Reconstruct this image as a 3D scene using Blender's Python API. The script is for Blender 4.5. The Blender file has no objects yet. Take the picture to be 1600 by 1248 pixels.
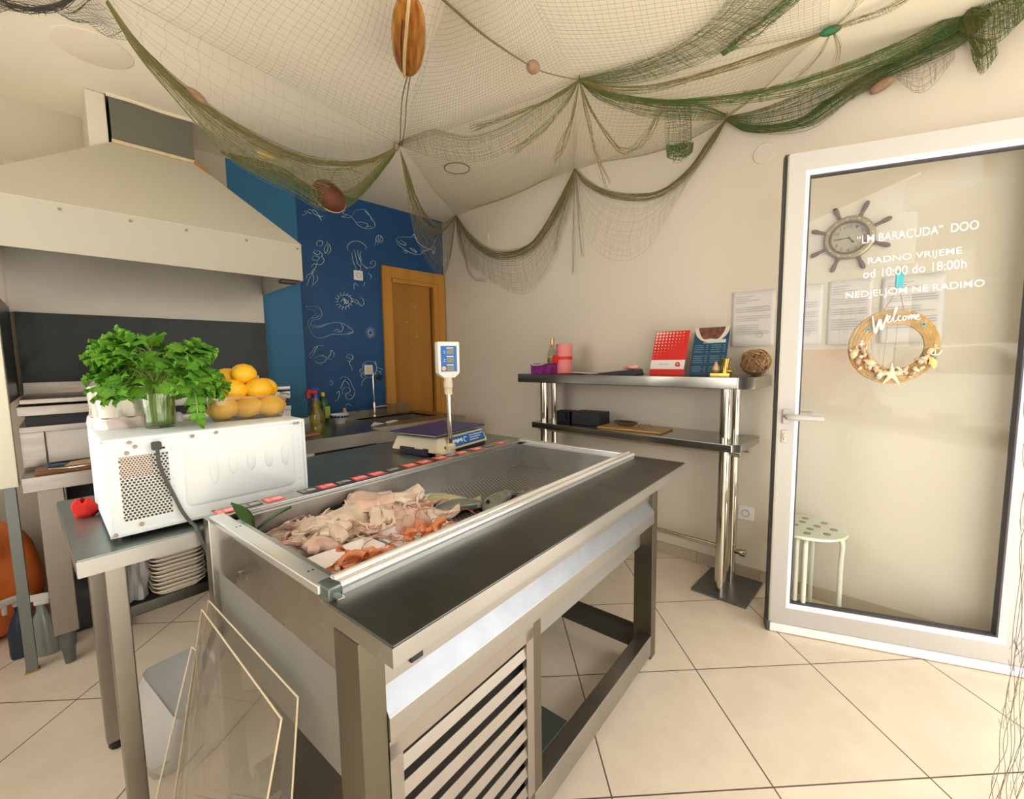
import bpy, bmesh, math, random
import numpy as np
from mathutils import Vector, Matrix

random.seed(7); RNG = np.random.default_rng(7)
D = bpy.data; SC = bpy.context.scene; COL = SC.collection
PI = math.pi

# ------------------------------------------------------------------ camera
CAM = np.array([-2.5875, -3.3651, 1.2497])
YAW, PITCH, ROLL, FPX = 43.7705, -5.3312, -0.8439, 668.16
_y, _p, _r = [math.radians(a) for a in (YAW, PITCH, ROLL)]
FW = np.array([math.cos(_p)*math.cos(_y), math.cos(_p)*math.sin(_y), math.sin(_p)])
_R = np.array([math.sin(_y), -math.cos(_y), 0.0]); _U = np.cross(_R, FW)
RT = _R*math.cos(_r) + _U*math.sin(_r); UP = -_R*math.sin(_r) + _U*math.cos(_r)
cd = D.cameras.new('camera'); cam = D.objects.new('camera', cd); COL.objects.link(cam)
cd.sensor_fit = 'HORIZONTAL'; cd.sensor_width = 36.0; cd.lens = 36.0*FPX/1600.0
cd.clip_start = 0.02; cd.clip_end = 200
cam.matrix_world = Matrix(((RT[0], UP[0], -FW[0], CAM[0]), (RT[1], UP[1], -FW[1], CAM[1]),
                           (RT[2], UP[2], -FW[2], CAM[2]), (0, 0, 0, 1)))
SC.camera = cam

# ------------------------------------------------------------------ light
SC.view_settings.view_transform = 'Standard'
SC.view_settings.look = 'None'
SC.view_settings.exposure = -0.70
SC.view_settings.gamma = 1.0
SC.view_settings.use_curve_mapping = False
SC.cycles.use_denoising = True
SC.cycles.max_bounces = 10
SC.cycles.diffuse_bounces = 6
SC.cycles.transparent_max_bounces = 24
SC.cycles.caustics_reflective = False
SC.cycles.caustics_refractive = False
SC.cycles.sample_clamp_indirect = 6.0

world = D.worlds.new('sky'); SC.world = world; world.use_nodes = True
wn = world.node_tree.nodes; wl = world.node_tree.links
bg = wn['Background']; bg.inputs['Color'].default_value = (1.0, 0.97, 0.92, 1); bg.inputs['Strength'].default_value = 8.5

def area_light(name, loc, rot, sx, sy, power, color):
    l = D.lights.new(name, 'AREA'); l.shape = 'RECTANGLE'; l.size = sx; l.size_y = sy; l.energy = power; l.color = color
    o = D.objects.new(name, l); COL.objects.link(o); o.location = loc; o.rotation_euler = rot
    return o

# sun high over the street: it lights the pavement outside, which lights the ceiling; the added awning keeps it out of the shop
sl_d = D.lights.new('sun', 'SUN'); sl_d.energy = 21; sl_d.color = (1.0, .955, .87); sl_d.angle = math.radians(2)
sun = D.objects.new('sun', sl_d); COL.objects.link(sun); sun.rotation_euler = (math.radians(15), 0, math.radians(8))

# ------------------------------------------------------------------ pixel -> place (measuring the photograph)
def _ray(x, y): return FW + RT*(x-800)/FPX - UP*(y-624)/FPX
def _on(ax, v, x, y):
    d = _ray(x, y); return Vector(CAM + (v-CAM[ax])/d[ax]*d)
def AX(v, x, y): return _on(0, v, x, y)
def AY(v, x, y): return _on(1, v, x, y)
def AZ(v, x, y): return _on(2, v, x, y)
def AP(p, n, x, y):
    d = _ray(x, y); n = np.array(n, float); return Vector(CAM + ((np.array(p)-CAM)@n)/(d@n)*d)
def AV(p, q, x, y):                       # upright plane through p and q
    p = np.array(p); q = np.array(q); e = q-p; return AP(p, (-e[1], e[0], 0), x, y)
def psize(P): return ((np.array(P)-CAM)@FW)/FPX       # metres covered by one pixel at P

# island frame
IO = Vector((-2.2946, -2.8422, 0)); IROT = math.radians(4.933)
IM = Matrix.Translation(IO) @ Matrix.Rotation(IROT, 4, 'Z')
def IW(u, v, z): return IM @ Vector((u, v, z))
def IL(P): return IM.inverted() @ Vector(P)
def IAZ(z, x, y): return IL(AZ(z, x, y))

# ------------------------------------------------------------------ materials
MATS = {}
def mat(name, color, rough=0.5, metal=0.0, noise=0.0, nscale=12.0, bump=0.0, bscale=60.0, spec=0.5,
        trans=0.0, ior=1.45, stretch=None, color2=None, coat=0.0, sheen=0.0, sss=0.0, rnoise=0.0, alpha=1.0, emit=None):
    if name in MATS: return MATS[name]
    m = D.materials.new(name); m.use_nodes = True; nt = m.node_tree; N = nt.nodes; L = nt.links
    b = N['Principled BSDF']
    c = tuple(color)+(1,)
    b.inputs['Base Color'].default_value = c; b.inputs['Roughness'].default_value = rough
    b.inputs['Metallic'].default_value = metal; b.inputs['Specular IOR Level'].default_value = spec
    b.inputs['Transmission Weight'].default_value = trans; b.inputs['IOR'].default_value = ior
    b.inputs['Coat Weight'].default_value = coat; b.inputs['Alpha'].default_value = alpha
    if sss: b.inputs['Subsurface Weight'].default_value = sss; b.inputs['Subsurface Radius'].default_value = (.02, .01, .006)
    if emit: b.inputs['Emission Color'].default_value = tuple(emit[:3])+(1,); b.inputs['Emission Strength'].default_value = emit[3]
    if noise or bump or color2 or rnoise:
        tc = N.new('ShaderNodeTexCoord'); mp = N.new('ShaderNodeMapping'); L.new(tc.outputs['Object'], mp.inputs['Vector'])
        if stretch: mp.inputs['Scale'].default_value = stretch
        if noise or color2:
            nz = N.new('ShaderNodeTexNoise'); nz.inputs['Scale'].default_value = nscale; nz.inputs['Detail'].default_value = 5
            L.new(mp.outputs['Vector'], nz.inputs['Vector'])
            rp = N.new('ShaderNodeValToRGB'); rp.color_ramp.elements[0].position = .3; rp.color_ramp.elements[1].position = .7
            c2 = color2 if color2 else tuple(max(0, v*(1-noise)) for v in color)
            rp.color_ramp.elements[0].color = tuple(c2)+(1,); rp.color_ramp.elements[1].color = c
            L.new(nz.outputs['Fac'], rp.inputs['Fac']); L.new(rp.outputs['Color'], b.inputs['Base Color'])
        if rnoise:
            n3 = N.new('ShaderNodeTexNoise'); n3.inputs['Scale'].default_value = nscale*.6; n3.inputs['Detail'].default_value = 4
            L.new(mp.outputs['Vector'], n3.inputs['Vector'])
            mr = N.new('ShaderNodeMapRange'); mr.inputs['To Min'].default_value = max(.02, rough-rnoise); mr.inputs['To Max'].default_value = rough+rnoise
            L.new(n3.outputs['Fac'], mr.inputs['Value']); L.new(mr.outputs['Result'], b.inputs['Roughness'])
        if bump:
            n2 = N.new('ShaderNodeTexNoise'); n2.inputs['Scale'].default_value = bscale; n2.inputs['Detail'].default_value = 4
            L.new(mp.outputs['Vector'], n2.inputs['Vector'])
            bp = N.new('ShaderNodeBump'); bp.inputs['Strength'].default_value = bump; bp.inputs['Distance'].default_value = .01
            L.new(n2.outputs['Fac'], bp.inputs['Height']); L.new(bp.outputs['Normal'], b.inputs['Normal'])
    MATS[name] = m; return m

def glass_mat(name, tint=(1, 1, 1), rough=0.0, refl=1.0, veil=0.0, veilcol=(.8, .8, .8), ior=1.5):
    """thin clear sheet: see-through, with a Fresnel reflection and an optional milky share"""
    if name in MATS: return MATS[name]
    m = D.materials.new(name); m.use_nodes = True; nt = m.node_tree; N = nt.nodes; L = nt.links
    N.remove(N['Principled BSDF']); out = N['Material Output']
    tr = N.new('ShaderNodeBsdfTransparent'); tr.inputs['Color'].default_value = tuple(tint)+(1,)
    gl = N.new('ShaderNodeBsdfGlossy'); gl.inputs['Roughness'].default_value = rough
    fr = N.new('ShaderNodeFresnel'); fr.inputs['IOR'].default_value = ior
    ge = N.new('ShaderNodeNewGeometry'); ir = N.new('ShaderNodeMapRange'); ir.inputs['To Min'].default_value = ior; ir.inputs['To Max'].default_value = 1/ior
    L.new(ge.outputs['Backfacing'], ir.inputs['Value']); L.new(ir.outputs['Result'], fr.inputs['IOR'])
    mu = N.new('ShaderNodeMath'); mu.operation = 'MULTIPLY'; mu.inputs[1].default_value = refl; mu.use_clamp = True
    L.new(fr.outputs['Fac'], mu.inputs[0])
    mx = N.new('ShaderNodeMixShader'); L.new(mu.outputs[0], mx.inputs['Fac'])
    last = tr.outputs[0]
    if veil:
        df = N.new('ShaderNodeBsdfDiffuse'); df.inputs['Color'].default_value = tuple(veilcol)+(1,)
        tl = N.new('ShaderNodeBsdfTranslucent'); tl.inputs['Color'].default_value = tuple(veilcol)+(1,)
        ad = N.new('ShaderNodeMixShader'); ad.inputs['Fac'].default_value = .5
        L.new(df.outputs[0], ad.inputs[1]); L.new(tl.outputs[0], ad.inputs[2])
        mv = N.new('ShaderNodeMixShader'); mv.inputs['Fac'].default_value = veil
        L.new(tr.outputs[0], mv.inputs[1]); L.new(ad.outputs[0], mv.inputs[2]); last = mv.outputs[0]
    L.new(last, mx.inputs[1]); L.new(gl.outputs[0], mx.inputs[2]); L.new(mx.outputs[0], out.inputs['Surface'])
    MATS[name] = m; return m

# ------------------------------------------------------------------ mesh builder
class MB:
    def __init__(s): s.v = []; s.f = []
    def add(s, vs, fs):
        o = len(s.v); s.v += [tuple(v) for v in vs]; s.f += [tuple(i+o for i in f) for f in fs]; return s
    def box(s, x0, x1, y0, y1, z0, z1, M=None):
        vs = [Vector((x, y, z)) for z in (z0, z1) for y in (y0, y1) for x in (x0, x1)]
        if M is not None: vs = [M @ v for v in vs]
        return s.add(vs, [(0, 2, 3, 1), (4, 5, 7, 6), (0, 1, 5, 4), (2, 6, 7, 3), (0, 4, 6, 2), (1, 3, 7, 5)])
    def hexa(s, b, t):            # b, t: four bottom and four top corners, same order
        return s.add(list(b)+list(t), [(3, 2, 1, 0), (4, 5, 6, 7), (0, 1, 5, 4), (1, 2, 6, 5), (2, 3, 7, 6), (3, 0, 4, 7)])
    def tube(s, pts, r, n=8, closed=False, cap=True, flat=1.0):
        pts = [Vector(p) for p in pts]; k = len(pts)
        rs = r if isinstance(r, (list, tuple)) else [r]*k
        ref = None; rings = []
        for i, p in enumerate(pts):
            a = pts[(i-1) % k] if (closed or i) else p; b = pts[(i+1) % k] if (closed or i < k-1) else p
            t = (b-a); t = t.normalized() if t.length > 1e-9 else Vector((0, 0, 1))
            if ref is None:
                ref = Vector((0, 0, 1)) if abs(t.z) < .9 else Vector((1, 0, 0))
            n1 = (ref - t*ref.dot(t))
            n1 = n1.normalized() if n1.length > 1e-6 else t.orthogonal().normalized()
            ref = n1; n2 = t.cross(n1)
            rings.append([p + (n1*math.cos(2*PI*j/n)*flat + n2*math.sin(2*PI*j/n))*rs[i] for j in range(n)])
        vs = [v for rg in rings for v in rg]; fs = []
        for i in range(k if closed else k-1):
            for j in range(n):
                a = i*n+j; b = i*n+(j+1) % n; c = ((i+1) % k)*n+(j+1) % n; d = ((i+1) % k)*n+j
                fs.append((a, b, c, d))
        if cap and not closed: fs.append(tuple(range(n-1, -1, -1))); fs.append(tuple((k-1)*n+j for j in range(n)))
        return s.add(vs, fs)
    def lathe(s, prof, n=24, M=None, cap=True):
        vs = []; fs = []; k = len(prof)
        for (r, z) in prof:
            for j in range(n): vs.append(Vector((r*math.cos(2*PI*j/n), r*math.sin(2*PI*j/n), z)))
        if M is not None: vs = [M @ v for v in vs]
        for i in range(k-1):
            for j in range(n): fs.append((i*n+j, i*n+(j+1) % n, (i+1)*n+(j+1) % n, (i+1)*n+j))
        if cap:
            if prof[0][0] > 1e-5: fs.append(tuple(range(n-1, -1, -1)))
            if prof[-1][0] > 1e-5: fs.append(tuple((k-1)*n+j for j in range(n)))
        return s.add(vs, fs)
    def prism(s, poly, h0, h1, M=None):         # polygon in xy, extruded along z
        k = len(poly); vs = [Vector((p[0], p[1], h0)) for p in poly]+[Vector((p[0], p[1], h1)) for p in poly]
        if M is not None: vs = [M @ v for v in vs]
        fs = [tuple(range(k-1, -1, -1)), tuple(range(k, 2*k))]+[(i, (i+1) % k, k+(i+1) % k, k+i) for i in range(k)]
        return s.add(vs, fs)
    def grid(s, fn, nu, nv, closeu=False):
        vs = [fn(i/(nu if closeu else nu-1), j/(nv-1)) for j in range(nv) for i in range(nu)]
        fs = []
        for j in range(nv-1):
            for i in range(nu if closeu else nu-1):
                a = j*nu+i; b = j*nu+(i+1) % nu; fs.append((a, b, b+nu, a+nu))
        return s.add(vs, fs)
    def ball(s, c, rx, ry=None, rz=None, nu=14, nv=9, M=None):
        ry = rx if ry is None else ry; rz = rx if rz is None else rz; c = Vector(c)
        def fn(a, b):
            th = 2*PI*a; ph = PI*(b-.5)
            v = Vector((rx*math.cos(ph)*math.cos(th), ry*math.cos(ph)*math.sin(th), rz*math.sin(ph)))
            return (M @ v if M is not None else v)+c
        return s.grid(fn, nu, nv, True)
    def wires(s, polys, r, n=3):
        for p in polys: s.tube(p, r, n, cap=False)
        return s
    def build(s, name, m, parent=None, smooth=False, bev=0.0, seg=2, weld=False, angle=35, solid=0.0, sub=0):
        me = D.meshes.new(name); me.from_pydata(s.v, [], s.f)
        if bev or weld or True:
            bm = bmesh.new(); bm.from_mesh(me)
            if weld or smooth: bmesh.ops.remove_doubles(bm, verts=bm.verts, dist=1e-5)
            if len(bm.faces) < 60000: bmesh.ops.recalc_face_normals(bm, faces=bm.faces)
            if bev:
                es = [e for e in bm.edges if len(e.link_faces) == 2 and e.calc_face_angle(0) > math.radians(30)]
                bmesh.ops.bevel(bm, geom=es, offset=bev, segments=seg, profile=.5, affect='EDGES', clamp_overlap=True)
            bm.to_mesh(me); bm.free()
        if smooth or bev:
            me.polygons.foreach_set('use_smooth', [True]*len(me.polygons)); me.set_sharp_from_angle(angle=math.radians(angle))
        me.materials.append(m)
        o = D.objects.new(name, me); COL.objects.link(o)
        if parent is not None: o.parent = parent
        if bev: md = o.modifiers.new('even_shading', 'WEIGHTED_NORMAL'); md.keep_sharp = True
        if solid: md = o.modifiers.new('thickness', 'SOLIDIFY'); md.thickness = solid; md.offset = 0
        if sub: md = o.modifiers.new('smooth', 'SUBSURF'); md.levels = sub; md.render_levels = sub
        return o

def tag(o, label, cat=None, group=None, kind=None):
    if label: o['label'] = label
    if cat: o['category'] = cat
    if group: o['group'] = group
    if kind: o['kind'] = kind
    return o
def thing(name, label, cat, loc=(0, 0, 0), rotz=0.0, group=None):
    o = D.objects.new(name, None); COL.objects.link(o); o.empty_display_size = .05
    o.location = loc; o.rotation_euler = (0, 0, rotz); return tag(o, label, cat, group)
def struct(o): o['kind'] = 'structure'; return o
def dup(o, loc=None, rot=None, label=None, group=None, scale=None):
    def cp(a, par):
        b = a.copy(); COL.objects.link(b)
        if par is not None: b.parent = par
        for ch in a.children: cp(ch, b)
        return b
    c = cp(o, None)
    if loc is not None: c.location = loc
    if rot is not None: c.rotation_euler = rot
    if scale is not None: c.scale = scale
    if label: c['label'] = label
    if group: c['group'] = group
    return c
def smooth_line(pts, k=6, closed=False):          # Catmull-Rom
    P = [Vector(p) for p in pts]; n = len(P); out = []
    if n < 3: return [P[0].lerp(P[-1], i/k) for i in range(k+1)]
    for i in range(n if closed else n-1):
        a = P[(i-1) % n] if (closed or i) else P[0]*2-P[1]; b = P[i]; c = P[(i+1) % n]
        d = P[(i+2) % n] if (closed or i < n-2) else P[-1]*2-P[-2]
        for q in range(k):
            t = q/k; out.append(.5*((2*b)+(c-a)*t+(2*a-5*b+4*c-d)*t*t+(3*b-a-3*c+d)*t**3))
    if not closed: out.append(P[-1])
    return out
def RZ(a): return Matrix.Rotation(a, 4, 'Z')
def RX(a): return Matrix.Rotation(a, 4, 'X')
def RY(a): return Matrix.Rotation(a, 4, 'Y')
def TR(x, y=None, z=None): return Matrix.Translation(Vector(x) if y is None else Vector((x, y, z)))
def text_mesh(body, size, offset=0.0, ext=0.001, shear=0.0, align='LEFT'):
    cu = D.curves.new('lettering', 'FONT'); cu.body = body; cu.size = size; cu.offset = offset; cu.extrude = ext; cu.shear = shear; cu.align_x = align
    o = D.objects.new('lettering', cu); COL.objects.link(o)
    bpy.context.view_layer.update()
    me = D.meshes.new_from_object(o.evaluated_get(bpy.context.evaluated_depsgraph_get()))
    D.objects.remove(o); D.curves.remove(cu); return me
def text_obj(name, body, width, m, parent, M, offset=0.0, ext=0.0008, shear=0.0, height=None):
    """lettering scaled to WIDTH, laid in the local xz plane of PARENT at matrix M"""
    me = text_mesh(body, 1.0, offset, 0.0, shear)
    co = np.empty(len(me.vertices)*3); me.vertices.foreach_get('co', co); co = co.reshape(-1, 3)
    x0, x1 = co[:, 0].min(), co[:, 0].max(); k = width/(x1-x0); co[:, 0] = (co[:, 0]-x0)*k
    kz = k if height is None else height/(co[:, 1].max()-co[:, 1].min()); co[:, 1] *= kz
    co[:, 2] = 0
    me.vertices.foreach_set('co', co.ravel()); me.transform(M @ RX(PI/2)); me.materials.clear(); me.materials.append(m)
    me.name = name; o = D.objects.new(name, me); COL.objects.link(o)
    if parent is not None: o.parent = parent
    md = o.modifiers.new('thickness', 'SOLIDIFY'); md.thickness = ext; md.offset = 0
    return o
# ================================================================== materials used in several places
WALL = mat('cream_paint', (.72, .66, .555), .75, noise=.03, nscale=2.0, bump=.04, bscale=90)
CEIL = mat('ceiling_paint', (.86, .785, .63), .8, noise=.02, nscale=1.5)
BLUE = mat('blue_paint', (.012, .085, .26), .5, noise=.25, nscale=2.5, bump=.05, bscale=50)
STEEL = mat('brushed_steel', (.47, .455, .43), .28, 1.0, noise=.12, nscale=5, rnoise=.08)
STEELD = mat('steel_dark_reflection', (.105, .108, .094), .33, .85, noise=.25, nscale=7, rnoise=.1)  # steel with the tops' dark reflections put into its colour
STEELW = mat('light_steel', (.42, .405, .38), .36, 1.0, noise=.08, nscale=5, rnoise=.08)
CHROME = mat('polished_tube', (.70, .66, .58), .13, 1.0)
ALU = mat('satin_aluminium', (.78, .79, .78), .3, .85)
WHITE = mat('white_plastic', (.86, .85, .82), .35)
PVC = mat('door_white', (.49, .475, .45), .38)
BLACK = mat('black_plastic', (.012, .012, .02), .4)
RUBBER = mat('grey_rubber', (.06, .065, .06), .6)
GRATE_HOLE = (.02, .02, .018)

def tile_material():
    m = D.materials.new('floor_tiles'); m.use_nodes = True; N = m.node_tree.nodes; L = m.node_tree.links; b = N['Principled BSDF']
    tc = N.new('ShaderNodeTexCoord'); sc = N.new('ShaderNodeVectorMath'); sc.operation = 'SCALE'; sc.inputs['Scale'].default_value = 1/.4761
    L.new(tc.outputs['Object'], sc.inputs[0])
    fr = N.new('ShaderNodeVectorMath'); fr.operation = 'FRACTION'; L.new(sc.outputs[0], fr.inputs[0])
    fl = N.new('ShaderNodeVectorMath'); fl.operation = 'FLOOR'; L.new(sc.outputs[0], fl.inputs[0])
    sp = N.new('ShaderNodeSeparateXYZ'); L.new(fr.outputs[0], sp.inputs[0])
    def edge(sock):
        a = N.new('ShaderNodeMath'); a.operation = 'SUBTRACT'; a.inputs[1].default_value = .5; L.new(sock, a.inputs[0])
        c = N.new('ShaderNodeMath'); c.operation = 'ABSOLUTE'; L.new(a.outputs[0], c.inputs[0])
        g = N.new('ShaderNodeMath'); g.operation = 'GREATER_THAN'; g.inputs[1].default_value = .4952; L.new(c.outputs[0], g.inputs[0]); return g.outputs[0]
    mx = N.new('ShaderNodeMath'); mx.operation = 'MAXIMUM'; L.new(edge(sp.outputs[0]), mx.inputs[0]); L.new(edge(sp.outputs[1]), mx.inputs[1])
    nz = N.new('ShaderNodeTexNoise'); nz.inputs['Scale'].default_value = 6; nz.inputs['Detail'].default_value = 9; nz.inputs['Roughness'].default_value = .7
    L.new(tc.outputs['Object'], nz.inputs['Vector'])
    rp = N.new('ShaderNodeValToRGB'); rp.color_ramp.elements[0].position = .25; rp.color_ramp.elements[1].position = .75
    rp.color_ramp.elements[0].color = (.68, .575, .45, 1); rp.color_ramp.elements[1].color = (.79, .69, .555, 1)
    L.new(nz.outputs['Fac'], rp.inputs['Fac'])
    wn_ = N.new('ShaderNodeTexWhiteNoise'); L.new(fl.outputs[0], wn_.inputs['Vector'])
    mr = N.new('ShaderNodeMapRange'); mr.inputs['To Min'].default_value = .95; mr.inputs['To Max'].default_value = 1.03; L.new(wn_.outputs['Value'], mr.inputs['Value'])
    vm = N.new('ShaderNodeVectorMath'); vm.operation = 'SCALE'; L.new(rp.outputs['Color'], vm.inputs[0]); L.new(mr.outputs['Result'], vm.inputs['Scale'])
    mc = N.new('ShaderNodeMix'); mc.data_type = 'RGBA'; L.new(mx.outputs[0], mc.inputs['Factor']); L.new(vm.outputs[0], mc.inputs['A']); mc.inputs['B'].default_value = (.10, .075, .055, 1)
    L.new(mc.outputs['Result'], b.inputs['Base Color']); b.inputs['Roughness'].default_value = .33; b.inputs['Specular IOR Level'].default_value = .4
    return m
def wood_mat(name, c1, c2, scale=3.0, stretch=(14, 14, 1), rough=.4):
    return mat(name, c1, rough, color2=c2, nscale=scale, stretch=stretch)
def holes_material(name, base, hole, pitch, rad, metal=.9, rough=.35, rot=False):
    """sheet with staggered round holes drawn in the material"""
    m = D.materials.new(name); m.use_nodes = True; N = m.node_tree.nodes; L = m.node_tree.links; b = N['Principled BSDF']
    tc = N.new('ShaderNodeTexCoord'); sp = N.new('ShaderNodeSeparateXYZ'); L.new(tc.outputs['Object'], sp.inputs[0])
    def M(op, a, c=None):
        n = N.new('ShaderNodeMath'); n.operation = op
        for i, v in enumerate((a, c)):
            if v is None: continue
            if isinstance(v, (int, float)): n.inputs[i].default_value = v
            else: L.new(v, n.inputs[i])
        return n.outputs[0]
    X = M('DIVIDE', sp.outputs[0], pitch); Y = M('DIVIDE', sp.outputs[2 if rot else 1], pitch*.866)
    row = M('FLOOR', Y); odd = M('MULTIPLY', M('MODULO', M('ADD', row, 1000), 2), .5)
    fx = M('SUBTRACT', M('FRACT', M('ADD', X, odd)), .5); fy = M('MULTIPLY', M('SUBTRACT', M('FRACT', Y), .5), .866)
    d = M('SQRT', M('ADD', M('MULTIPLY', fx, fx), M('MULTIPLY', fy, fy)))
    h = M('LESS_THAN', d, rad)
    mc = N.new('ShaderNodeMix'); mc.data_type = 'RGBA'; L.new(h, mc.inputs['Factor']); mc.inputs['A'].default_value = tuple(base)+(1,); mc.inputs['B'].default_value = tuple(hole)+(1,)
    L.new(mc.outputs['Result'], b.inputs['Base Color'])
    L.new(M('MULTIPLY', M('SUBTRACT', 1.0, h), metal), b.inputs['Metallic']); b.inputs['Roughness'].default_value = rough
    return m

# ================================================================== the room
H = 2.5588; XL = -3.45; YF = -3.80; STEP = .08; XS = -1.355
def plane_obj(name, pts, m, parent=None):
    return MB().add(pts, [tuple(range(len(pts)))]).build(name, m, parent)
fo = Vector((-2.5875+1.3168, -3.3651+.9194, 0)); fa = math.radians(-43.644)
fm = TR(fo) @ RZ(fa); fi = fm.inverted()
fl = MB().box(XL-.1, .1, YF-.1, .1, -.06, 0, fi).build('floor', tile_material()); fl.matrix_world = fm; struct(fl)
struct(MB().box(XL-.1, .1, YF-.1, .1, H, H+.1).build('ceiling', CEIL))
wall_back = struct(MB().box(XS, -.60, 0, .12, 0, H).box(-.60, -.07, 0, .12, 1.975, H).box(-.07, .1, 0, .12, 0, H).build('wall_back', BLUE))
wl_mat = D.materials.new('cream_and_blue_paint'); wl_mat.use_nodes = True
_N = wl_mat.node_tree.nodes; _L = wl_mat.node_tree.links
_tc = _N.new('ShaderNodeTexCoord'); _sp = _N.new('ShaderNodeSeparateXYZ'); _L.new(_tc.outputs['Object'], _sp.inputs[0])
_gt = _N.new('ShaderNodeMath'); _gt.operation = 'GREATER_THAN'; _gt.inputs[1].default_value = -1.772; _L.new(_sp.outputs[0], _gt.inputs[0])
_mx = _N.new('ShaderNodeMix'); _mx.data_type = 'RGBA'; _L.new(_gt.outputs[0], _mx.inputs['Factor'])
_mx.inputs['A'].default_value = (.56, .50, .40, 1); _mx.inputs['B'].default_value = (.022, .16, .33, 1)
_L.new(_mx.outputs['Result'], _N['Principled BSDF'].inputs['Base Color']); _N['Principled BSDF'].inputs['Roughness'].default_value = .55
struct(MB().box(XL-.1, XS, -STEP, .12, 0, H).build('wall_back_left', wl_mat))
struct(MB().box(0, .12, YF-.1, .12, 0, H).build('wall_right', WALL))
struct(MB().box(XL-.12, XL, -.7, .12, 0, H).box(XL-.12, XL, -2.2, -.7, 0, .85).box(XL-.12, XL, -2.2, -.7, 1.9, H).box(XL-.12, XL, YF-.1, -2.2, 0, H).build('wall_left', WALL))  # unseen wall; its window opening is added to let in fill light
bal0 = mat('added_awning_grey', (.5, .49, .46), .8)
# shop front: lintel, added awning, pier and sill round the glazed opening behind the camera
wf = MB(); wf.box(XL-.12, .12, YF-.12, YF, 2.34, H); wf.box(XL-.12, XL+.12, YF-.12, YF, 0, 2.34); wf.box(-.1, .12, YF-.12, YF, 0, 2.34)
wf.box(XL, -1.0, YF-.10, YF-.02, 0, .10)
struct(wf.build('wall_front', WALL))
# baseboard of cut tile along the right wall
bb = MB()
for i in range(11):
    y1 = -.02-i*.345; bb.box(-.009, -.0005, max(y1-.342, YF+.02), y1, 0, .066)
struct(bb.build('baseboard_right', mat('skirting_tile', (.50, .42, .31), .4, noise=.1), bev=.001, seg=1))
struct(MB().box(XL-.5, .6, YF-1.0, YF-.1, H+.02, H+.12).build('added_awning_1', bal0))  # unseen awning, added to block the high sky
# street outside, seen only in reflections
struct(MB().box(-14, 12, -24, YF-.12, -.16, -.06).build('ground_street', mat('asphalt', (.55, .53, .49), .9, noise=.15)))

bld = thing('building', 'pale apartment block across the street, mirrored in the glass door', 'building', (-4.5, -16, -.06))
bwall = mat('facade_render', (.42, .39, .34), .8, noise=.1, nscale=1)
MB().box(-9, 9, -3, 0, 0, 11).build('facade', bwall, bld)
wdark = mat('window_glass_dark', (.05, .06, .07), .15); bal = mat('balcony_white', (.75, .74, .72), .7)
for fl_ in range(4):
    for k in range(6):
        MB().box(-8.2+k*3, -6.9+k*3, -.02, .03, 1.2+fl_*2.7, 2.7+fl_*2.7).build('window', wdark, bld)
        if k % 2 == 0:
            w = MB().box(-8.5+k*3, -6.2+k*3, 0, 1.0, .6+fl_*2.7, .75+fl_*2.7); w.box(-8.5+k*3, -6.2+k*3, .95, 1.0, .75+fl_*2.7, 1.55+fl_*2.7)
            w.build('balcony', bal, bld)
def car(x, y, col, label):
    c = thing('car', label, 'car', (x, y, -.06), 0)
    prof = [(-2.1, .35), (-2.1, .75), (-1.75, .92), (-1.2, .98), (-.55, 1.42), (.75, 1.45), (1.5, .98), (2.05, .85), (2.1, .35)]
    MB().prism(prof, -.82, .82, RX(PI/2)).build('car_body', mat('car_paint_'+col[0], col[1], .25, coat=.5), c, bev=.06)
    MB().prism([(-1.02, 1.0), (-.5, 1.38), (.68, 1.41), (1.3, 1.0)], -.83, .83, RX(PI/2)).build('car_windows', wdark, c)
    for sx in (-1.3, 1.3):
        for sy in (-.72, .72): MB().lathe([(.31, -.1), (.31, .1)], 20, TR(sx, sy, .31) @ RX(PI/2)).build('wheel', RUBBER, c)
car(-5.2, -9.4, ('white', (.85, .85, .84)), 'white car parked in the street, mirrored in the glass door')
car(-9.6, -9.6, ('red', (.5, .02, .02)), 'red car parked in the street, mirrored in the glass door')

# covers on walls and ceiling
def disc(name, label, P, nrm, r, t, m, cat):
    o = MB().lathe([(r, 0), (r, t*.6), (r*.93, t), (0, t)], 40).build(name, m, None, smooth=True)
    o.matrix_world = TR(P) @ Vector((0, 0, 1)).rotation_difference(Vector(nrm)).to_matrix().to_4x4(); return tag(o, label, cat)
disc('junction_cover', 'round white blank cover high on the wall, left of the glass door top', (0, -2.718, 2.29), (-1, 0, 0), .052, .008, WALL, 'wall cover')
disc('junction_cover', 'small round blank cover high on the wall behind the net near the corner', (0, -.611, 2.288), (-1, 0, 0), .034, .008, WALL, 'wall cover')
disc('ceiling_cover', 'large flat round ceiling cover at the upper left above the hood', (-2.40, -.81, H), (0, 0, -1), .125, .006, mat('ceiling_cover_white', (.78, .69, .57), .8), 'ceiling light')
ring = MB().tube([(-.627+.085*math.cos(2*PI*i/40), -1.0+.085*math.sin(2*PI*i/40), H-.006) for i in range(40)], .004, 6, closed=True).build('ceiling_ring', mat('brown_ring', (.25, .19, .13), .5), smooth=True)
tag(ring, 'thin dark ring of a recessed lamp on the ceiling behind the net', 'ceiling light')
MB().lathe([(0, 0), (.082, 0), (.082, .004), (0, .004)], 36, TR(-.627, -1.0, H-.005)).build('lamp_face', CEIL, ring)

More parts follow.
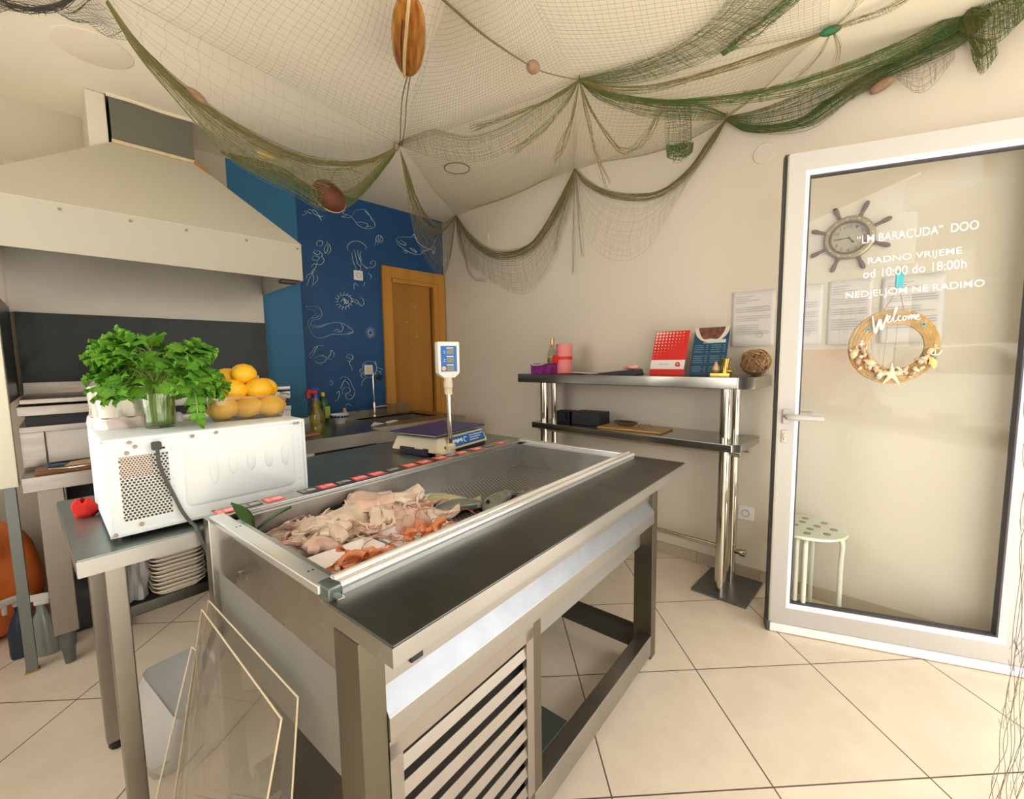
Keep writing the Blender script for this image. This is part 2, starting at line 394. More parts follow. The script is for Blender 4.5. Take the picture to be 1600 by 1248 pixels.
# ================================================================== brown door in the far corner
OAK = wood_mat('honey_oak', (.60, .30, .06), (.44, .20, .03), 5, (1, 1, .08)); OAKD = wood_mat('oak_door_leaf', (.44, .20, .035), (.33, .14, .02), 5, (1, 1, .07))
door1 = thing('door_1', 'closed brown wooden door in an oak frame in the blue wall corner', 'door', (-.668, 0, 0)); struct(door1)
f = MB(); f.box(0, .085, -.03, 0, 0, 2.06); f.box(.583, .655, -.03, 0, 0, 2.06); f.box(.085, .583, -.03, 0, 1.965, 2.06)
f.build('door_frame', OAK, door1, bev=.004)
f = MB(); f.box(.085, .10, -.012, .05, 0, 1.965); f.box(.53, .583, -.02, .06, 0, 1.965); f.box(.10, .53, -.022, .05, 1.93, 1.965)
f.build('door_jamb', OAK, door1, bev=.002)
leaf = MB().box(.10, .50, .0, .04, .01, 1.93).build('door_leaf', OAKD, door1)
MB().box(.50, .53, .03, .05, .01, 1.93).build('shadow_gap', mat('gap_shade_dark', (.06, .012, .008), .6), door1)  # dark strip with the gap's shade put into its colour
BRASS = mat('aged_brass', (.42, .34, .2), .3, 1)
for x, z in ((.335, 1.735), (.245, 1.60), (.34, 1.47)):
    MB().lathe([(.011, 0), (.011, .004), (.005, .007), (0, .007)], 14, TR(x, 0, z) @ RX(PI/2)).build('screw_cap', BRASS, leaf, smooth=True)

# ================================================================== drawings painted on the blue wall
CHALK = mat('chalk_paint', (.80, .92, .86), .7); CHALKD = mat('chalk_paint_thin', (.16, .36, .42), .7)
def sketch(name, label, strokes, w=.0042, m=CHALK):
    b = MB()
    for st in strokes:
        pts = [AY(-.0015, 400+x/4, 312+y/4) for x, y in st]
        pts = smooth_line(pts, 4) if len(pts) > 2 else pts
        k = len(pts); b.tube(pts, [w*1.0*(.35+.65*math.sin(PI*(i+.5)/k)) for i in range(k)], 6, flat=.25)
    o = b.build(name, m, wall_back); o['label'] = label; return o
sketch('jellyfish_drawing', 'painted jellyfish trailing tentacles beside the hood', [
 [(385, 290), (378, 270), (395, 256), (415, 262), (412, 285), (392, 292)], [(440, 262), (462, 290), (465, 320), (448, 340)], [(440, 275), (450, 300), (436, 335), (425, 310), (440, 275)],
 [(372, 310), (360, 330), (385, 345), (400, 325), (378, 318)], [(358, 350), (352, 372), (380, 380), (395, 360), (365, 350)], [(405, 330), (415, 345), (402, 362)],
 [(385, 385), (372, 420), (355, 455), (320, 470), (318, 495)], [(365, 425), (350, 450), (360, 490), (352, 540)], [(345, 470), (330, 500), (318, 540)], [(380, 470), (384, 500), (360, 530)], [(410, 350), (425, 380), (405, 405), (380, 400)],
 [(370, 335), (375, 332)], [(390, 372), (394, 370)], [(345, 420), (362, 400), (380, 410)]], .006)
sketch('jellyfish_drawing', 'painted bell jellyfish above the light switch', [
 [(575, 320), (570, 290), (600, 262), (650, 262), (690, 295), (680, 310)], [(615, 310), (622, 350), (635, 400), (650, 410)], [(635, 315), (640, 350), (655, 390), (658, 410)], [(655, 320), (650, 350), (660, 385)],
 [(600, 330), (605, 380), (630, 440)], [(645, 405), (655, 430), (640, 450)], [(665, 400), (690, 425), (735, 420), (747, 395), (735, 380), (715, 390), (722, 405)], [(680, 415), (695, 435)], [(700, 460), (720, 475), (715, 495)], [(680, 515), (672, 540)], [(640, 540), (615, 520), (612, 560)]], .0055)
sketch('flatfish_drawing', 'painted flatfish high on the blue wall', [
 [(600, 100), (620, 70), (660, 60), (690, 70), (720, 115), (745, 160), (715, 180), (680, 178), (640, 160), (600, 110), (575, 95)], [(575, 95), (540, 85), (560, 65)], [(575, 95), (535, 105), (575, 112), (598, 108)], [(630, 140), (660, 140), (700, 155), (680, 178), (640, 160)], [(715, 120), (725, 125)], [(690, 165), (720, 168)], [(680, 70), (720, 110)]], .0045)
sketch('shell_drawing', 'painted scallop shell between flatfish and shark', [[(745, 285), (750, 240), (765, 222), (785, 230), (790, 260), (750, 280)], [(765, 225), (765, 260)], [(780, 230), (772, 262)], [(750, 245), (758, 265), (785, 255)]], .005)
sketch('shark_drawing', 'painted shark swimming left above the brown door', [
 [(875, 250), (890, 235), (930, 232), (975, 232), (985, 214), (1000, 240), (1010, 265), (1060, 300), (1095, 305), (1115, 260), (1130, 235)], [(875, 250), (890, 280), (930, 310), (975, 335), (1020, 342), (1060, 320), (1100, 310), (1108, 340), (1118, 300), (1100, 295)],
 [(885, 255), (905, 275), (935, 285), (930, 270), (900, 250)], [(960, 300), (985, 310), (1005, 330), (980, 320), (960, 300)], [(915, 325), (930, 318), (945, 330), (925, 335)], [(990, 235), (1005, 250)], [(1030, 325), (1060, 312)]], .0055)
sketch('pufferfish_drawing', 'painted spiny pufferfish in the middle of the blue wall', [
 [(510, 640), (515, 610), (545, 595), (580, 600), (600, 630), (580, 660), (545, 670), (515, 650)], [(530, 640), (545, 620), (560, 640), (545, 655)], [(600, 630), (620, 640), (640, 655)], [(600, 625), (625, 625), (640, 640), (660, 665), (675, 645), (665, 618), (645, 612)]] +
 [[(550+38*math.cos(a), 632+34*math.sin(a)), (550+58*math.cos(a+.12), 632+56*math.sin(a+.12))] for a in [i*.42 for i in range(15)]] + [[(545+8*k, 610+5*k), (555+5*k, 650)] for k in range(5)], .005)
sketch('eel_drawing', 'painted eel curling low on the blue wall', [
 [(312, 660), (330, 668), (370, 665), (400, 680), (412, 720), (390, 745), (350, 755), (345, 790), (400, 795), (470, 770), (530, 770), (580, 795), (608, 828), (560, 840), (480, 840), (430, 858), (400, 865), (360, 850), (330, 800), (325, 760), (350, 735), (372, 715), (360, 695), (320, 680), (312, 660)],
 [(485, 820), (510, 810), (525, 825), (490, 822)], [(530, 775), (545, 800), (530, 830)], [(560, 840), (605, 828), (575, 825)], [(578, 800), (582, 804)], [(350, 740), (380, 735), (400, 715)], [(345, 780), (390, 790), (450, 770)]], .0045)
sketch('urchin_drawing', 'painted sea urchin beside the door frame', [[(715+14*math.cos(a), 830+14*math.sin(a)), (715+30*math.cos(a+.3), 830+36*math.sin(a+.3))] for a in [i*.45 for i in range(14)]] + [[(715+12*math.cos(a), 830+13*math.sin(a)) for a in [i*.7 for i in range(10)]]], .0045)
sketch('crab_drawing', 'painted small crab with raised claws under the eel', [
 [(340, 990), (335, 965), (355, 945), (365, 925), (385, 915), (370, 940), (360, 965), (340, 990)], [(485, 985), (488, 960), (470, 940), (465, 965), (450, 990), (475, 998)], [(360, 990), (400, 975), (440, 985), (430, 1010), (395, 1020), (365, 1010)], [(410, 970), (425, 972)], [(390, 910), (420, 912)], [(405, 1028), (408, 1032)]], .0055)
sketch('seahorse_drawing', 'painted little seahorse left of the lower socket', [[(565, 990), (570, 970), (595, 968), (608, 985), (590, 1005), (585, 1025), (600, 1050), (598, 1068)], [(575, 985), (590, 995)], [(600, 970), (605, 1000)], [(570, 1005), (590, 1015)]], .005)
sketch('crab_drawing', 'painted large crab around the lower socket', [
 [(665, 1060), (670, 1025), (700, 1008), (735, 1015), (755, 1045), (745, 1085), (715, 1110), (680, 1100), (665, 1060)], [(755, 1050), (780, 1055), (795, 1065)], [(752, 1068), (775, 1075), (782, 1100)], [(745, 1085), (765, 1095), (765, 1112)], [(750, 1030), (745, 1005)], [(665, 1055), (648, 1065), (660, 1090)], [(670, 1080), (655, 1100), (672, 1115)], [(690, 1110), (665, 1135), (660, 1165)], [(675, 1030), (690, 1022)]], .005)
sketch('octopus_drawing', 'painted octopus behind the bottles', [
 [(520, 1120), (550, 1105), (585, 1125), (600, 1160), (618, 1200), (600, 1240), (570, 1245), (560, 1215), (590, 1195), (575, 1170), (545, 1180), (540, 1215)], [(545, 1130), (570, 1140), (585, 1165)], [(560, 1120), (540, 1150), (530, 1180)], [(580, 1215), (600, 1225)], [(460, 1140), (470, 1130), (480, 1145), (465, 1160)], [(500, 1215), (520, 1195), (515, 1240), (490, 1260)], [(555, 1290), (575, 1275), (600, 1290)]], .005)
sketch('lobster_drawing', 'painted lobster half hidden under the net', [[(300, 70), (315, 85), (300, 95), (285, 92)], [(315, 68), (330, 80), (350, 90)], [(350, 75), (375, 95), (400, 105), (425, 100)], [(355, 60), (380, 80), (405, 120)], [(395, 95), (408, 130)], [(330, 60), (360, 70)]], .005)

va = thing('air_vent', 'small grey vent in the cream wall at the far left above the hood', 'vent', (-2.86, -STEP, 2.02))
P0, P1 = AY(-STEP, 22, 262), AY(-STEP, 62, 288); va.location = ((P0.x+P1.x)/2, -STEP, (P0.z+P1.z)/2-.02); vw_ = (P1.x-P0.x)/2
MB().box(-vw_-.03, vw_+.1, -.012, 0, .05, .075).box(-vw_-.03, -vw_, -.012, 0, -.06, .05).build('vent_frame', mat('vent_cream', (.62, .58, .48), .6), va)
MB().box(-vw_, vw_+.1, -.006, 0, -.06, .05).build('vent_mesh', mat('vent_grey', (.30, .29, .24), .6), va)
# switches and sockets
def wall_box(name, label, P, face, w, h, kind='socket'):
    o = thing(name, label, 'socket' if kind == 'socket' else 'light switch', P); o.rotation_euler = (0, 0, face)
    MB().box(-w/2, w/2, -.012, 0, -h/2, h/2).build('cover_plate', WHITE, o, bev=.004)
    if kind == 'socket':
        MB().lathe([(.021, -.001), (.021, .003), (.017, .003), (.0165, -.006), (0, -.006)], 24, TR(0, -.012, 0) @ RX(PI/2)).build('socket_well', mat('socket_grey', (.42, .40, .36), .4), o, smooth=True)
        for s in (-.006, .006): MB().lathe([(.0028, 0), (.0028, .003)], 10, TR(s, -.008, 0) @ RX(PI/2)).build('contact_hole', BLACK, o)
    else:
        MB().box(-w*.3, w*.3, -.017, -.01, -h*.3, h*.3).build('rocker', mat('ivory_plastic', (.75, .66, .5), .35), o, bev=.003)
    return o
wall_box('wall_socket', 'white socket high on the blue wall above the pufferfish drawing', (-.870, 0, 1.95), 0, .078, .078)
wall_box('light_switch', 'white switch low on the blue wall over the crab drawing', (-.817, 0, 1.182), 0, .074, .08, 'switch')
wall_box('wall_socket', 'white socket low on the cream wall between shelf post and glass door', (0, -2.695, .374), -PI/2, .082, .08)
# ================================================================== refrigerated fish counter
isl = thing('fish_counter', 'stainless steel refrigerated fish counter with open tray in the middle of the shop', 'counter', IO, IROT)
ZT, ZR, LI, DI, VR = .8462, .8665, 1.335, .755, .200
MB().box(0, LI, 0, VR, ZT-.034, ZT).box(1.29, LI, VR, .75, ZT-.034, ZT).build('worktop', STEELD, isl, bev=.003)
edge = MB().box(-.0015, LI+.0015, -.0015, 0, ZT-.034, ZT-.003).box(-.0015, 0, -.001, VR, ZT-.034, ZT-.003).box(LI, LI+.0015, -.001, .75, ZT-.034, ZT-.003)
edge.build('worktop_edge', STEEL, isl)
# tray basin, open on top
b = MB(); zb = .758
b.box(.022, 1.27, .715, .735, zb-.02, ZR-.012).box(.022, .05, .215, .735, zb-.02, ZR-.012).box(1.225, 1.27, .215, .735, zb-.02, ZR-.012).box(.022, 1.27, .215, .235, zb-.02, ZR-.012).box(.03, 1.26, .22, .73, zb-.03, zb-.012)
basin = b.build('tray_basin', mat('basin_steel', (.50, .50, .49), .36, 1.0, noise=.2, nscale=9, rnoise=.1), isl)
MB().box(.05, 1.225, .235, .715, zb-.01, zb).build('perforated_grate', holes_material('perforated_sheet', (.40, .37, .32), GRATE_HOLE, 0.0165, .35), isl)
# rims: broad satin profile left, thin right and back, double glossy rail in front
MB().box(-.004, .03, .205, .758, ZR-.016, ZR+.002).build('rim_profile', ALU, isl, bev=.004)
MB().box(1.258, 1.292, .205, .758, ZR-.014, ZR+.002).build('rim_profile', ALU, isl, bev=.003)
MB().box(.03, 1.258, .735, .81, ZR-.012, ZR-.001).build('rim_profile', STEEL, isl, bev=.002)
r = MB(); r.tube([(.028, .193, ZR-.006), (1.292, .193, ZR-.006)], .0085, 12).tube([(.028, .214, ZR-.003), (1.292, .214, ZR-.003)], .0095, 12).box(.03, 1.29, .186, .224, ZT, ZR-.008)
r.build('front_rail', mat('glossy_rail', (.86, .86, .84), .1, .6), isl, smooth=True)
MB().box(.0, .028, .178, .222, ZT-.004, ZR+.004).build('rail_end_cap', mat('greenish_cap', (.16, .2, .18), .25, .6), isl, bev=.006)
for u in (.012, .02):
    for v in (.27, .62): MB().lathe([(.0022, 0), (.0022, .0012)], 8, TR(u, v, ZR+.0015)).build('rivet', BLACK, isl)
# left end: steel band, grey insulated panel, posts
MB().box(.010, .024, .165, .79, .715, ZR-.014).build('side_band', STEEL, isl, bev=.002)
MB().box(.008, .02, .166, .172, .70, ZT-.036).build('side_band', STEEL, isl, bev=.002)
MB().box(.012, .03, .168, .782, .505, .715).build('insulated_panel', mat('grey_panel', (.22, .213, .195), .45, noise=.04, nscale=3), isl, bev=.004)
MB().box(.03, 1.25, .14, .74, .505, .755).build('insulated_tub', mat('tub_steel', (.35, .35, .33), .4, .8), isl)
POSTL = mat('post_steel_warm', (.17, .148, .108), .38, .9, noise=.06)
for n_, (u0, u1, v0, v1) in enumerate(((-.002, .046, .09, .165), (1.25, 1.298, .09, .165), (-.002, .046, .775, .815), (1.25, 1.298, .69, .755))):
    lg = MB().box(u0, u1, v0, v1, .045, ZT-.036 if n_ != 2 else ZR-.014).build('leg', POSTL if n_ < 2 else STEEL, isl, bev=.003)
    MB().lathe([(.014, 0), (.017, .006), (.017, .03), (.012, .034), (.012, .048)], 14, TR((u0+u1)/2, (v0+v1)/2, 0)).build('foot', mat('foot_grey', (.5, .49, .44), .4, .3), lg, smooth=True)
MB().box(.46, .497, .092, .13, .15, .62).build('post', POSTL, isl, bev=.003)
# front fascia with sloped ledge
MB().box(.046, 1.25, .105, .13, .70, ZT-.036).build('upper_fascia', STEELW, isl)
MB().hexa([(.046, .085, .655), (1.25, .085, .655), (1.25, .13, .655), (.046, .13, .655)], [(.046, .113, .70), (1.25, .113, .70), (1.25, .13, .70), (.046, .13, .70)]).build('sloped_ledge', mat('bright_ledge', (.30, .315, .34), .42, .9, noise=.12, nscale=20), isl)
MB().box(.046, 1.25, .085, .10, .612, .655).build('lower_fascia', STEELW, isl, bev=.002)
MB().box(.104, .132, .098, .106, .712, .732).build('switch', BLACK, isl, bev=.002)
MB().lathe([(.006, 0), (.005, .003), (0, .004)], 12, TR(.056, .105, .742) @ RX(PI/2)).build('screw', CHROME, isl, smooth=True)
# louvred grille in front of the dark machine bay
g = MB(); zs0, zs1 = .13, .602
g.box(.046, .072, .088, .10, zs0, zs1).box(.43, .458, .088, .10, zs0, zs1).box(.046, .458, .088, .10, zs1-.028, zs1+.008).box(.046, .458, .088, .10, zs0, zs0+.03)
nsl = 8
for k in range(nsl):
    z = zs0+.03+(zs1-zs0-.058)*(k+.5)/nsl
    g.hexa([(.070, .089, z-.0125), (.432, .089, z-.0125), (.432, .0905, z-.0125), (.070, .0905, z-.0125)], [(.070, .094, z+.0125), (.432, .094, z+.0125), (.432, .0955, z+.0125), (.070, .0955, z+.0125)])
g.build('louvre_grille', mat('grille_steel', (.40, .365, .33), .35, .9, noise=.08), isl)
MB().box(.055, .45, .112, .118, .10, .61).build('slat_gap_shade', mat('slat_gap_black', (.012, .014, .018), .6), isl)  # added black plate, stands for the shade between the slats
MB().box(.06, .44, .14, .60, .11, .495).build('machine_bay', mat('machine_dark', (.055, .05, .042), .4, .4), isl)
# lower frame, small dark shelf plate, foot rails
MB().box(.046, 1.25, .09, .14, .066, .15).build('lower_rail', STEEL, isl, bev=.003)
MB().box(.046, 1.25, .70, .745, .066, .15).build('lower_rail', STEEL, isl, bev=.003)
MB().box(1.253, 1.293, .165, .69, .066, .15).build('lower_rail', STEELD, isl, bev=.003)
MB().box(.0, .044, .165, .775, .066, .12).build('lower_rail', STEEL, isl, bev=.003)
MB().box(.50, .70, .14, .70, .128, .152).build('bottom_plate', mat('dark_green_plate', (.07, .085, .075), .4, .4), isl, bev=.002)

# price tags along the back rim
TAGR = mat('tag_red', (.80, .09, .09), .4); TAGW = mat('tag_white', (.85, .80, .80), .4); TAGK = mat('tag_black', (.05, .05, .05), .4); TAGP = mat('tag_pink_print', (.92, .50, .50), .45)
tags_px = [(369, 807, 1), (405, 795, 0), (442, 786, 1), (500, 773, 0), (529, 765, 1), (553, 758, 0), (580, 751, 1), (606, 744, 1), (629, 737, 0), (655, 730, 1), (676, 724, 1), (700, 717, 1), (716, 713, 0), (734, 709, 1), (757, 703, 1), (773, 698, 0), (790, 693, 1)]
ordn = ['first', 'second', 'third', 'fourth', 'fifth', 'sixth', 'seventh', 'eighth', 'ninth', 'tenth', 'eleventh', 'twelfth', 'thirteenth', 'fourteenth']
cnt = {0: 0, 1: 0}
for i, (x, y, red) in enumerate(tags_px):
    L = IAZ(ZR, x, y)
    name = 'red and white' if red else 'black and grey'
    t = thing('price_tag', '%s price tag, %s of its colour from the left on the back rim' % (name, ordn[cnt[red]]), 'price tag', IW(L.x, .775, ZR-.001), IROT, 'price tags on the back rim of the tray'); cnt[red] += 1
    MB().box(-.024, .024, -.021, .021, 0, .0018).build('card', TAGR if red else TAGK, t)
    s = MB().box(-.004, .021, -.012, .010, .0018, .0023)
    for q in range(3): s.box(-.02, -.008, -.014+q*.01, -.009+q*.01, .0018, .0023)
    s.build('print', TAGP if red else mat('tag_grey_print', (.42, .42, .40), .5), t)

# ------------------------------------------------------------------ seafood on the grate
SQ = [mat('squid_white', (.82, .68, .57), .2, noise=.25, nscale=25, bump=.12, bscale=60, sss=.3, coat=.5), mat('squid_pink', (.76, .54, .45), .2, noise=.3, nscale=25, bump=.12, bscale=60, sss=.3, coat=.5)]
SQH = mat('squid_head_skin', (.66, .43, .34), .25, color2=(.30, .14, .14), nscale=45, sss=.2, coat=.5)
PRAWN = mat('prawn_shell', (.74, .27, .11), .3, color2=(.58, .17, .07), nscale=40, coat=.4, sss=.1)
FOAM = mat('foam_white', (.88, .84, .83), .5)
def rnd(a, b): return random.uniform(a, b)
zg = .758
def squid_mantle(u, v, z, ang, ln, wd, tilt, m, label):
    t = thing('squid', label, 'squid', IW(u, v, z)); t.rotation_euler = (tilt[0], tilt[1], IROT+ang)
    ph = rnd(0, 6)
    def fn(a, b):
        th = 2*PI*a; x = (b-.5)*ln; w = wd*(math.sin(PI*min(1, .06+b*.94)**.75)**.6 if b < .999 else .02)
        w = wd*((1-(1-b)**3)*.35+.65)*(1-b**5)+.002
        wob = 1+.13*math.sin(3*th+ph+4*b)+.08*math.sin(5*th-7*b)
        return Vector((x, w*math.cos(th)*wob, w*.5*math.sin(th)*wob + .012*math.sin(5*b+ph)))
    MB().grid(fn, 20, 18, True).build('mantle', m, t, smooth=True)
    fb = MB()
    for s in (-1, 1):
        def ff(a, b, s=s):
            x = ln*(.10+.38*a); yy = s*(wd*.5+b*wd*.75*math.sin(PI*min(max(a, .02), .98))); return Vector((x, yy, .004+.010*math.sin(7*a+ph)*b))
        fb.grid(ff, 9, 5)
    fb.build('fin', m, t, smooth=True, solid=.003)
    return t
def squid_head(u, v, z, ang, sc, label):
    t = thing('octopus', label, 'octopus', IW(u, v, z)); t.rotation_euler = (rnd(-.3, .3), rnd(-.3, .3), IROT+ang)
    ph = rnd(0, 6)
    def hd(a, b):
        th = 2*PI*a; f = PI*(b-.5); k = 1+.22*math.sin(3*th+ph+3*b)+.13*math.sin(6*th-ph+5*b)
        return Vector((.034*sc*k*math.cos(f)*math.cos(th)-.012*sc, .024*sc*k*math.cos(f)*math.sin(th), .012*sc+.015*sc*k*math.sin(f)))
    MB().grid(hd, 22, 12, True).build('head', SQ[int(rnd(0, 1.99))], t, smooth=True)
    for k in range(8):
        a = -1.4+2.8*k/7+rnd(-.15, .15); pts = [Vector((.012*sc, 0, .012*sc))]; d = a; p = pts[0].copy(); cl = rnd(-.75, .75)
        for q in range(9):
            d += cl; p = p+Vector((math.cos(d), math.sin(d), rnd(-.35, .45) if p.z > .004 else .3))*.0085*sc; pts.append(p.copy())
        MB().tube(pts, [.0052*sc*(1-.8*q/9) for q in range(10)], 7).build('tentacle', SQ[0] if k % 2 else SQH, t, smooth=True)
# mantles heaped against the back wall, heads with tentacles in front of them
mant = [(.235, .63, .028, .4, .16, .050, (0.0, -.25), 0, 'pale squid body lying lowest left against the back wall of the tray'),
 (.30, .62, .052, .2, .17, .055, (.2, -.3), 0, 'large cream squid body tilted on the left of the heap'),
 (.37, .64, .064, 2.6, .15, .050, (-.3, .2), 1, 'blotchy squid body standing up at the heap centre'),
 (.41, .55, .035, .9, .12, .034, (.1, -.1), 1, 'pinkish squid body in front of the heap centre'),
 (.475, .64, .052, 2.9, .16, .056, (.2, .15), 0, 'rounded flesh coloured squid body topmost on the right of the heap'),
 (.44, .58, .02, -.5, .13, .034, (.1, .2), 0, 'pale squid body sliding down beside the trays'),
 (.51, .56, .02, -.9, .12, .034, (0, .15), 1, 'pink squid body beside the greenish fish'),
 (.545, .51, .018, 2.4, .12, .030, (0, .1), 0, 'pale squid body lying between the fish and the prawn trays'),
 (.36, .55, .022, 1.6, .11, .034, (.1, 0), 0, 'small cream squid body under the blotchy one')]
for (u, v, dz, a, ln, wd, ti, mi, lb) in mant: squid_mantle(u, v, zg+dz, a, ln, wd, ti, SQ[mi], lb)
pos = ['nearest the left wall of the tray', 'second from the left wall, at the back', 'in front of the lowest pale body', 'beside the left tray corner', 'left of the prawn trays',
       'behind the front prawn tray, leftmost', 'behind the front prawn tray, in the middle', 'in the centre of the tentacle heap', 'with bright suckers near the heap centre', 'right of the bright one', 'at the back of the second prawn tray', 'under the pinkish body', 'last before the fish']
hp = [(.125, .66), (.175, .685), (.19, .625), (.13, .60), (.15, .545), (.215, .565), (.275, .545), (.26, .61), (.335, .525), (.385, .50), (.435, .52), (.40, .565), (.485, .51)]
for i, (u, v) in enumerate(hp):
    squid_head(u, v, zg+.008+.012*(i % 3), rnd(-2.5, 2.5), rnd(1.25, 1.6), 'pale little octopus with curled arms '+pos[i])
def fish(u, v, ang, ln, label, m, z=0.0):
    t = thing('fish', label, 'fish', IW(u, v, zg+z)); t.rotation_euler = (0, 0, IROT+ang)
    def fn(a, b):
        th = 2*PI*a; h = .20*ln*(math.sin(PI*b**.72)**.75)*(1-.55*b)+.010; x = (b-.42)*ln
        return Vector((x, h*.8*math.cos(th), .026*math.sin(PI*b**.8)**.6*(1+math.sin(th))*.8))
    MB().grid(fn, 18, 16, True).build('body', m, t, smooth=True)
    MB().prism([(.54*ln, .012), (.56*ln, -.012), (.70*ln, -.055), (.655*ln, 0), (.70*ln, .055)], .006, .011).build('tail_fin', m, t)
    MB().prism([(-.12*ln, .125*ln), (.0, .185*ln), (.22*ln, .135*ln), (.25*ln, .07*ln), (-.1*ln, .08*ln)], .013, .017).build('dorsal_fin', m, t)
    MB().ball((-.33*ln, .02*ln, .034), .007, nu=10, nv=7).build('eye', mat('eye_black', (.01, .01, .012), .1), t, smooth=True)
FG = mat('fish_green_back', (.34, .33, .16), .2, color2=(.52, .46, .30), nscale=9, coat=.6); FD = mat('fish_dark_back', (.09, .11, .09), .2, color2=(.2, .22, .18), nscale=12, coat=.6)
fish(.60, .60, -.75, .23, 'olive green fish lying nearest the bare grate', FG)
fish(.60, .50, -.45, .21, 'dark grey fish lying behind the second prawn tray', FD)
fish(.73, .43, .25, .20, 'dark fish half hidden behind the front rail', FD)
# small crumpled clear wraps beside the fish
for u, v, lb in ((.67, .47, 'crumpled scrap of clear wrap beside the dark fish'), (.87, .40, 'crumpled clear wrap on the grate near the front rail')):
    def fw(a, b, s=rnd(0, 9)): return IW(u, v, zg+.012)+Vector(((a-.5)*.075, (b-.5)*.06, .014*math.sin(9*a+s)*math.cos(8*b+s)))
    tag(MB().grid(fw, 14, 12).build('wrap_scrap', glass_mat('wrap_film', (.93, .93, .93), .05, 2.5, .12), smooth=True), lb, 'plastic wrap')
# prawn trays
def prawn_mesh():
    t = thing('prawn', '', 'prawn'); pts = []; rs = []
    for q in range(15):
        a = -.5+2.5*q/14; pts.append(Vector((.034*math.cos(a), .034*math.sin(a), .0))); rs.append(.0100*(1-.045*q)*(1+.13*(q % 2)) if q > 4 else .0085+.0006*q)
    MB().tube(pts, rs, 10).build('shell', PRAWN, t, smooth=True)
    f = MB(); e = pts[-1]
    for s in (-.5, -.15, .2, .55):
        d = Vector((math.cos(3.6+s), math.sin(3.6+s), 0)); n = Vector((-d.y, d.x, 0))
        f.add([e-n*.002, e+d*.018-n*.004, e+d*.021, e+d*.018+n*.004, e+n*.002], [(0, 1, 2, 3, 4)])
    f.build('tail_fan', PRAWN, t, solid=.0015)
    l = MB()
    for k in range(7): p = pts[3+k]; l.tube([p, p*.62+Vector((0, 0, -.006))], .0013, 5)
    for s in (-1, 1): l.tube(smooth_line([pts[0], pts[0]+Vector((.012, -.03, .012*s)), pts[0]+Vector((-.01, -.07, .01)), pts[0]+Vector((-.05, -.08, .004))], 4), .0007, 4)
    l.build('legs_and_feelers', mat('prawn_leg', (.5, .12, .04), .4), t); return t
proto = prawn_mesh(); first = True
for k, (u0, u1, nm) in enumerate(((.085, .275, 'front left'), (.285, .475, 'right'))):
    tr = thing('foam_tray', 'white foam tray of prawns, the %s one by the front rail' % ('left' if k == 0 else 'right'), 'food tray', IW((u0+u1)/2, .40, zg), IROT, 'prawn trays')
    w = (u1-u0)/2; d = .10
    MB().hexa([(-w+.012, -d+.012, 0), (w-.012, -d+.012, 0), (w-.012, d-.012, 0), (-w+.012, d-.012, 0)], [(-w+.008, -d+.008, .008), (w-.008, -d+.008, .008), (w-.008, d-.008, .008), (-w+.008, d-.008, .008)]).build('tray_base', FOAM, tr)
    rim = MB(); n_ = 28
    for (sx, sy) in ((1, 0), (-1, 0), (0, 1), (0, -1)):
        if sx: rim.hexa([(sx*(w-.018), -d+.01, .004), (sx*(w-.01), -d+.01, .004), (sx*(w-.01), d-.01, .004), (sx*(w-.018), d-.01, .004)], [(sx*(w-.006), -d, .03), (sx*w, -d, .03), (sx*w, d, .03), (sx*(w-.006), d, .03)])
        else: rim.hexa([(-w+.01, sy*(d-.018), .004), (w-.01, sy*(d-.018), .004), (w-.01, sy*(d-.01), .004), (-w+.01, sy*(d-.01), .004)], [(-w, sy*(d-.006), .03), (w, sy*(d-.006), .03), (w, sy*d, .03), (-w, sy*d, .03)])
    rim.build('tray_rim', FOAM, tr)
    lab = 'orange prawn heaped in the %s foam tray by the front rail' % ('left' if k == 0 else 'right')
    for j in range(13):
        uu = rnd(u0+.045, u1-.04); vv = rnd(.318, .405); zz = zg+.022+.012*(j // 5)+rnd(0, .004)
        o = proto if first else dup(proto); first = False
        o.location = IW(uu, vv, zz); o.rotation_euler = (rnd(-.35, .35), rnd(-.35, .35), rnd(0, 6.28)); s_ = rnd(.9, 1.15); o.scale = (s_, s_, s_)
        o['label'] = lab; o['group'] = 'prawns in the %s tray' % ('left' if k == 0 else 'right')
# sprig of bay at the tray corner
sp = thing('herb_sprig', 'dark green bay sprig standing at the left back corner of the tray', 'herb', IW(.075, .69, zg), 0)
BAY = mat('bay_leaf', (.045, .13, .02), .4, noise=.3)
MB().tube([(0, 0, 0), (.004, 0, .05), (-.005, .004, .1)], .002, 6).build('stem', BAY, sp)
for az, el, z0, ln in ((-.55, .7, .06, .115), (2.4, 1.0, .07, .10), (-2.2, .2, .045, .06), (.6, .1, .035, .05)):
    def lf(a, b, az=az, el=el, z0=z0, ln=ln):
        w = .30*ln*math.sin(PI*min(max(a, .01), .995)**.8)*(b-.5)*1.6; d = Vector((math.cos(az)*math.cos(el), math.sin(az)*math.cos(el), math.sin(el)))
        n = Vector((-math.sin(az), math.cos(az), 0)); return Vector((0, 0, z0))+d*a*ln+n*w+Vector((0, 0, abs(b-.5)*.012-.02*a*a))
    MB().grid(lf, 10, 5).build('leaf', BAY, sp, smooth=True, solid=.001)

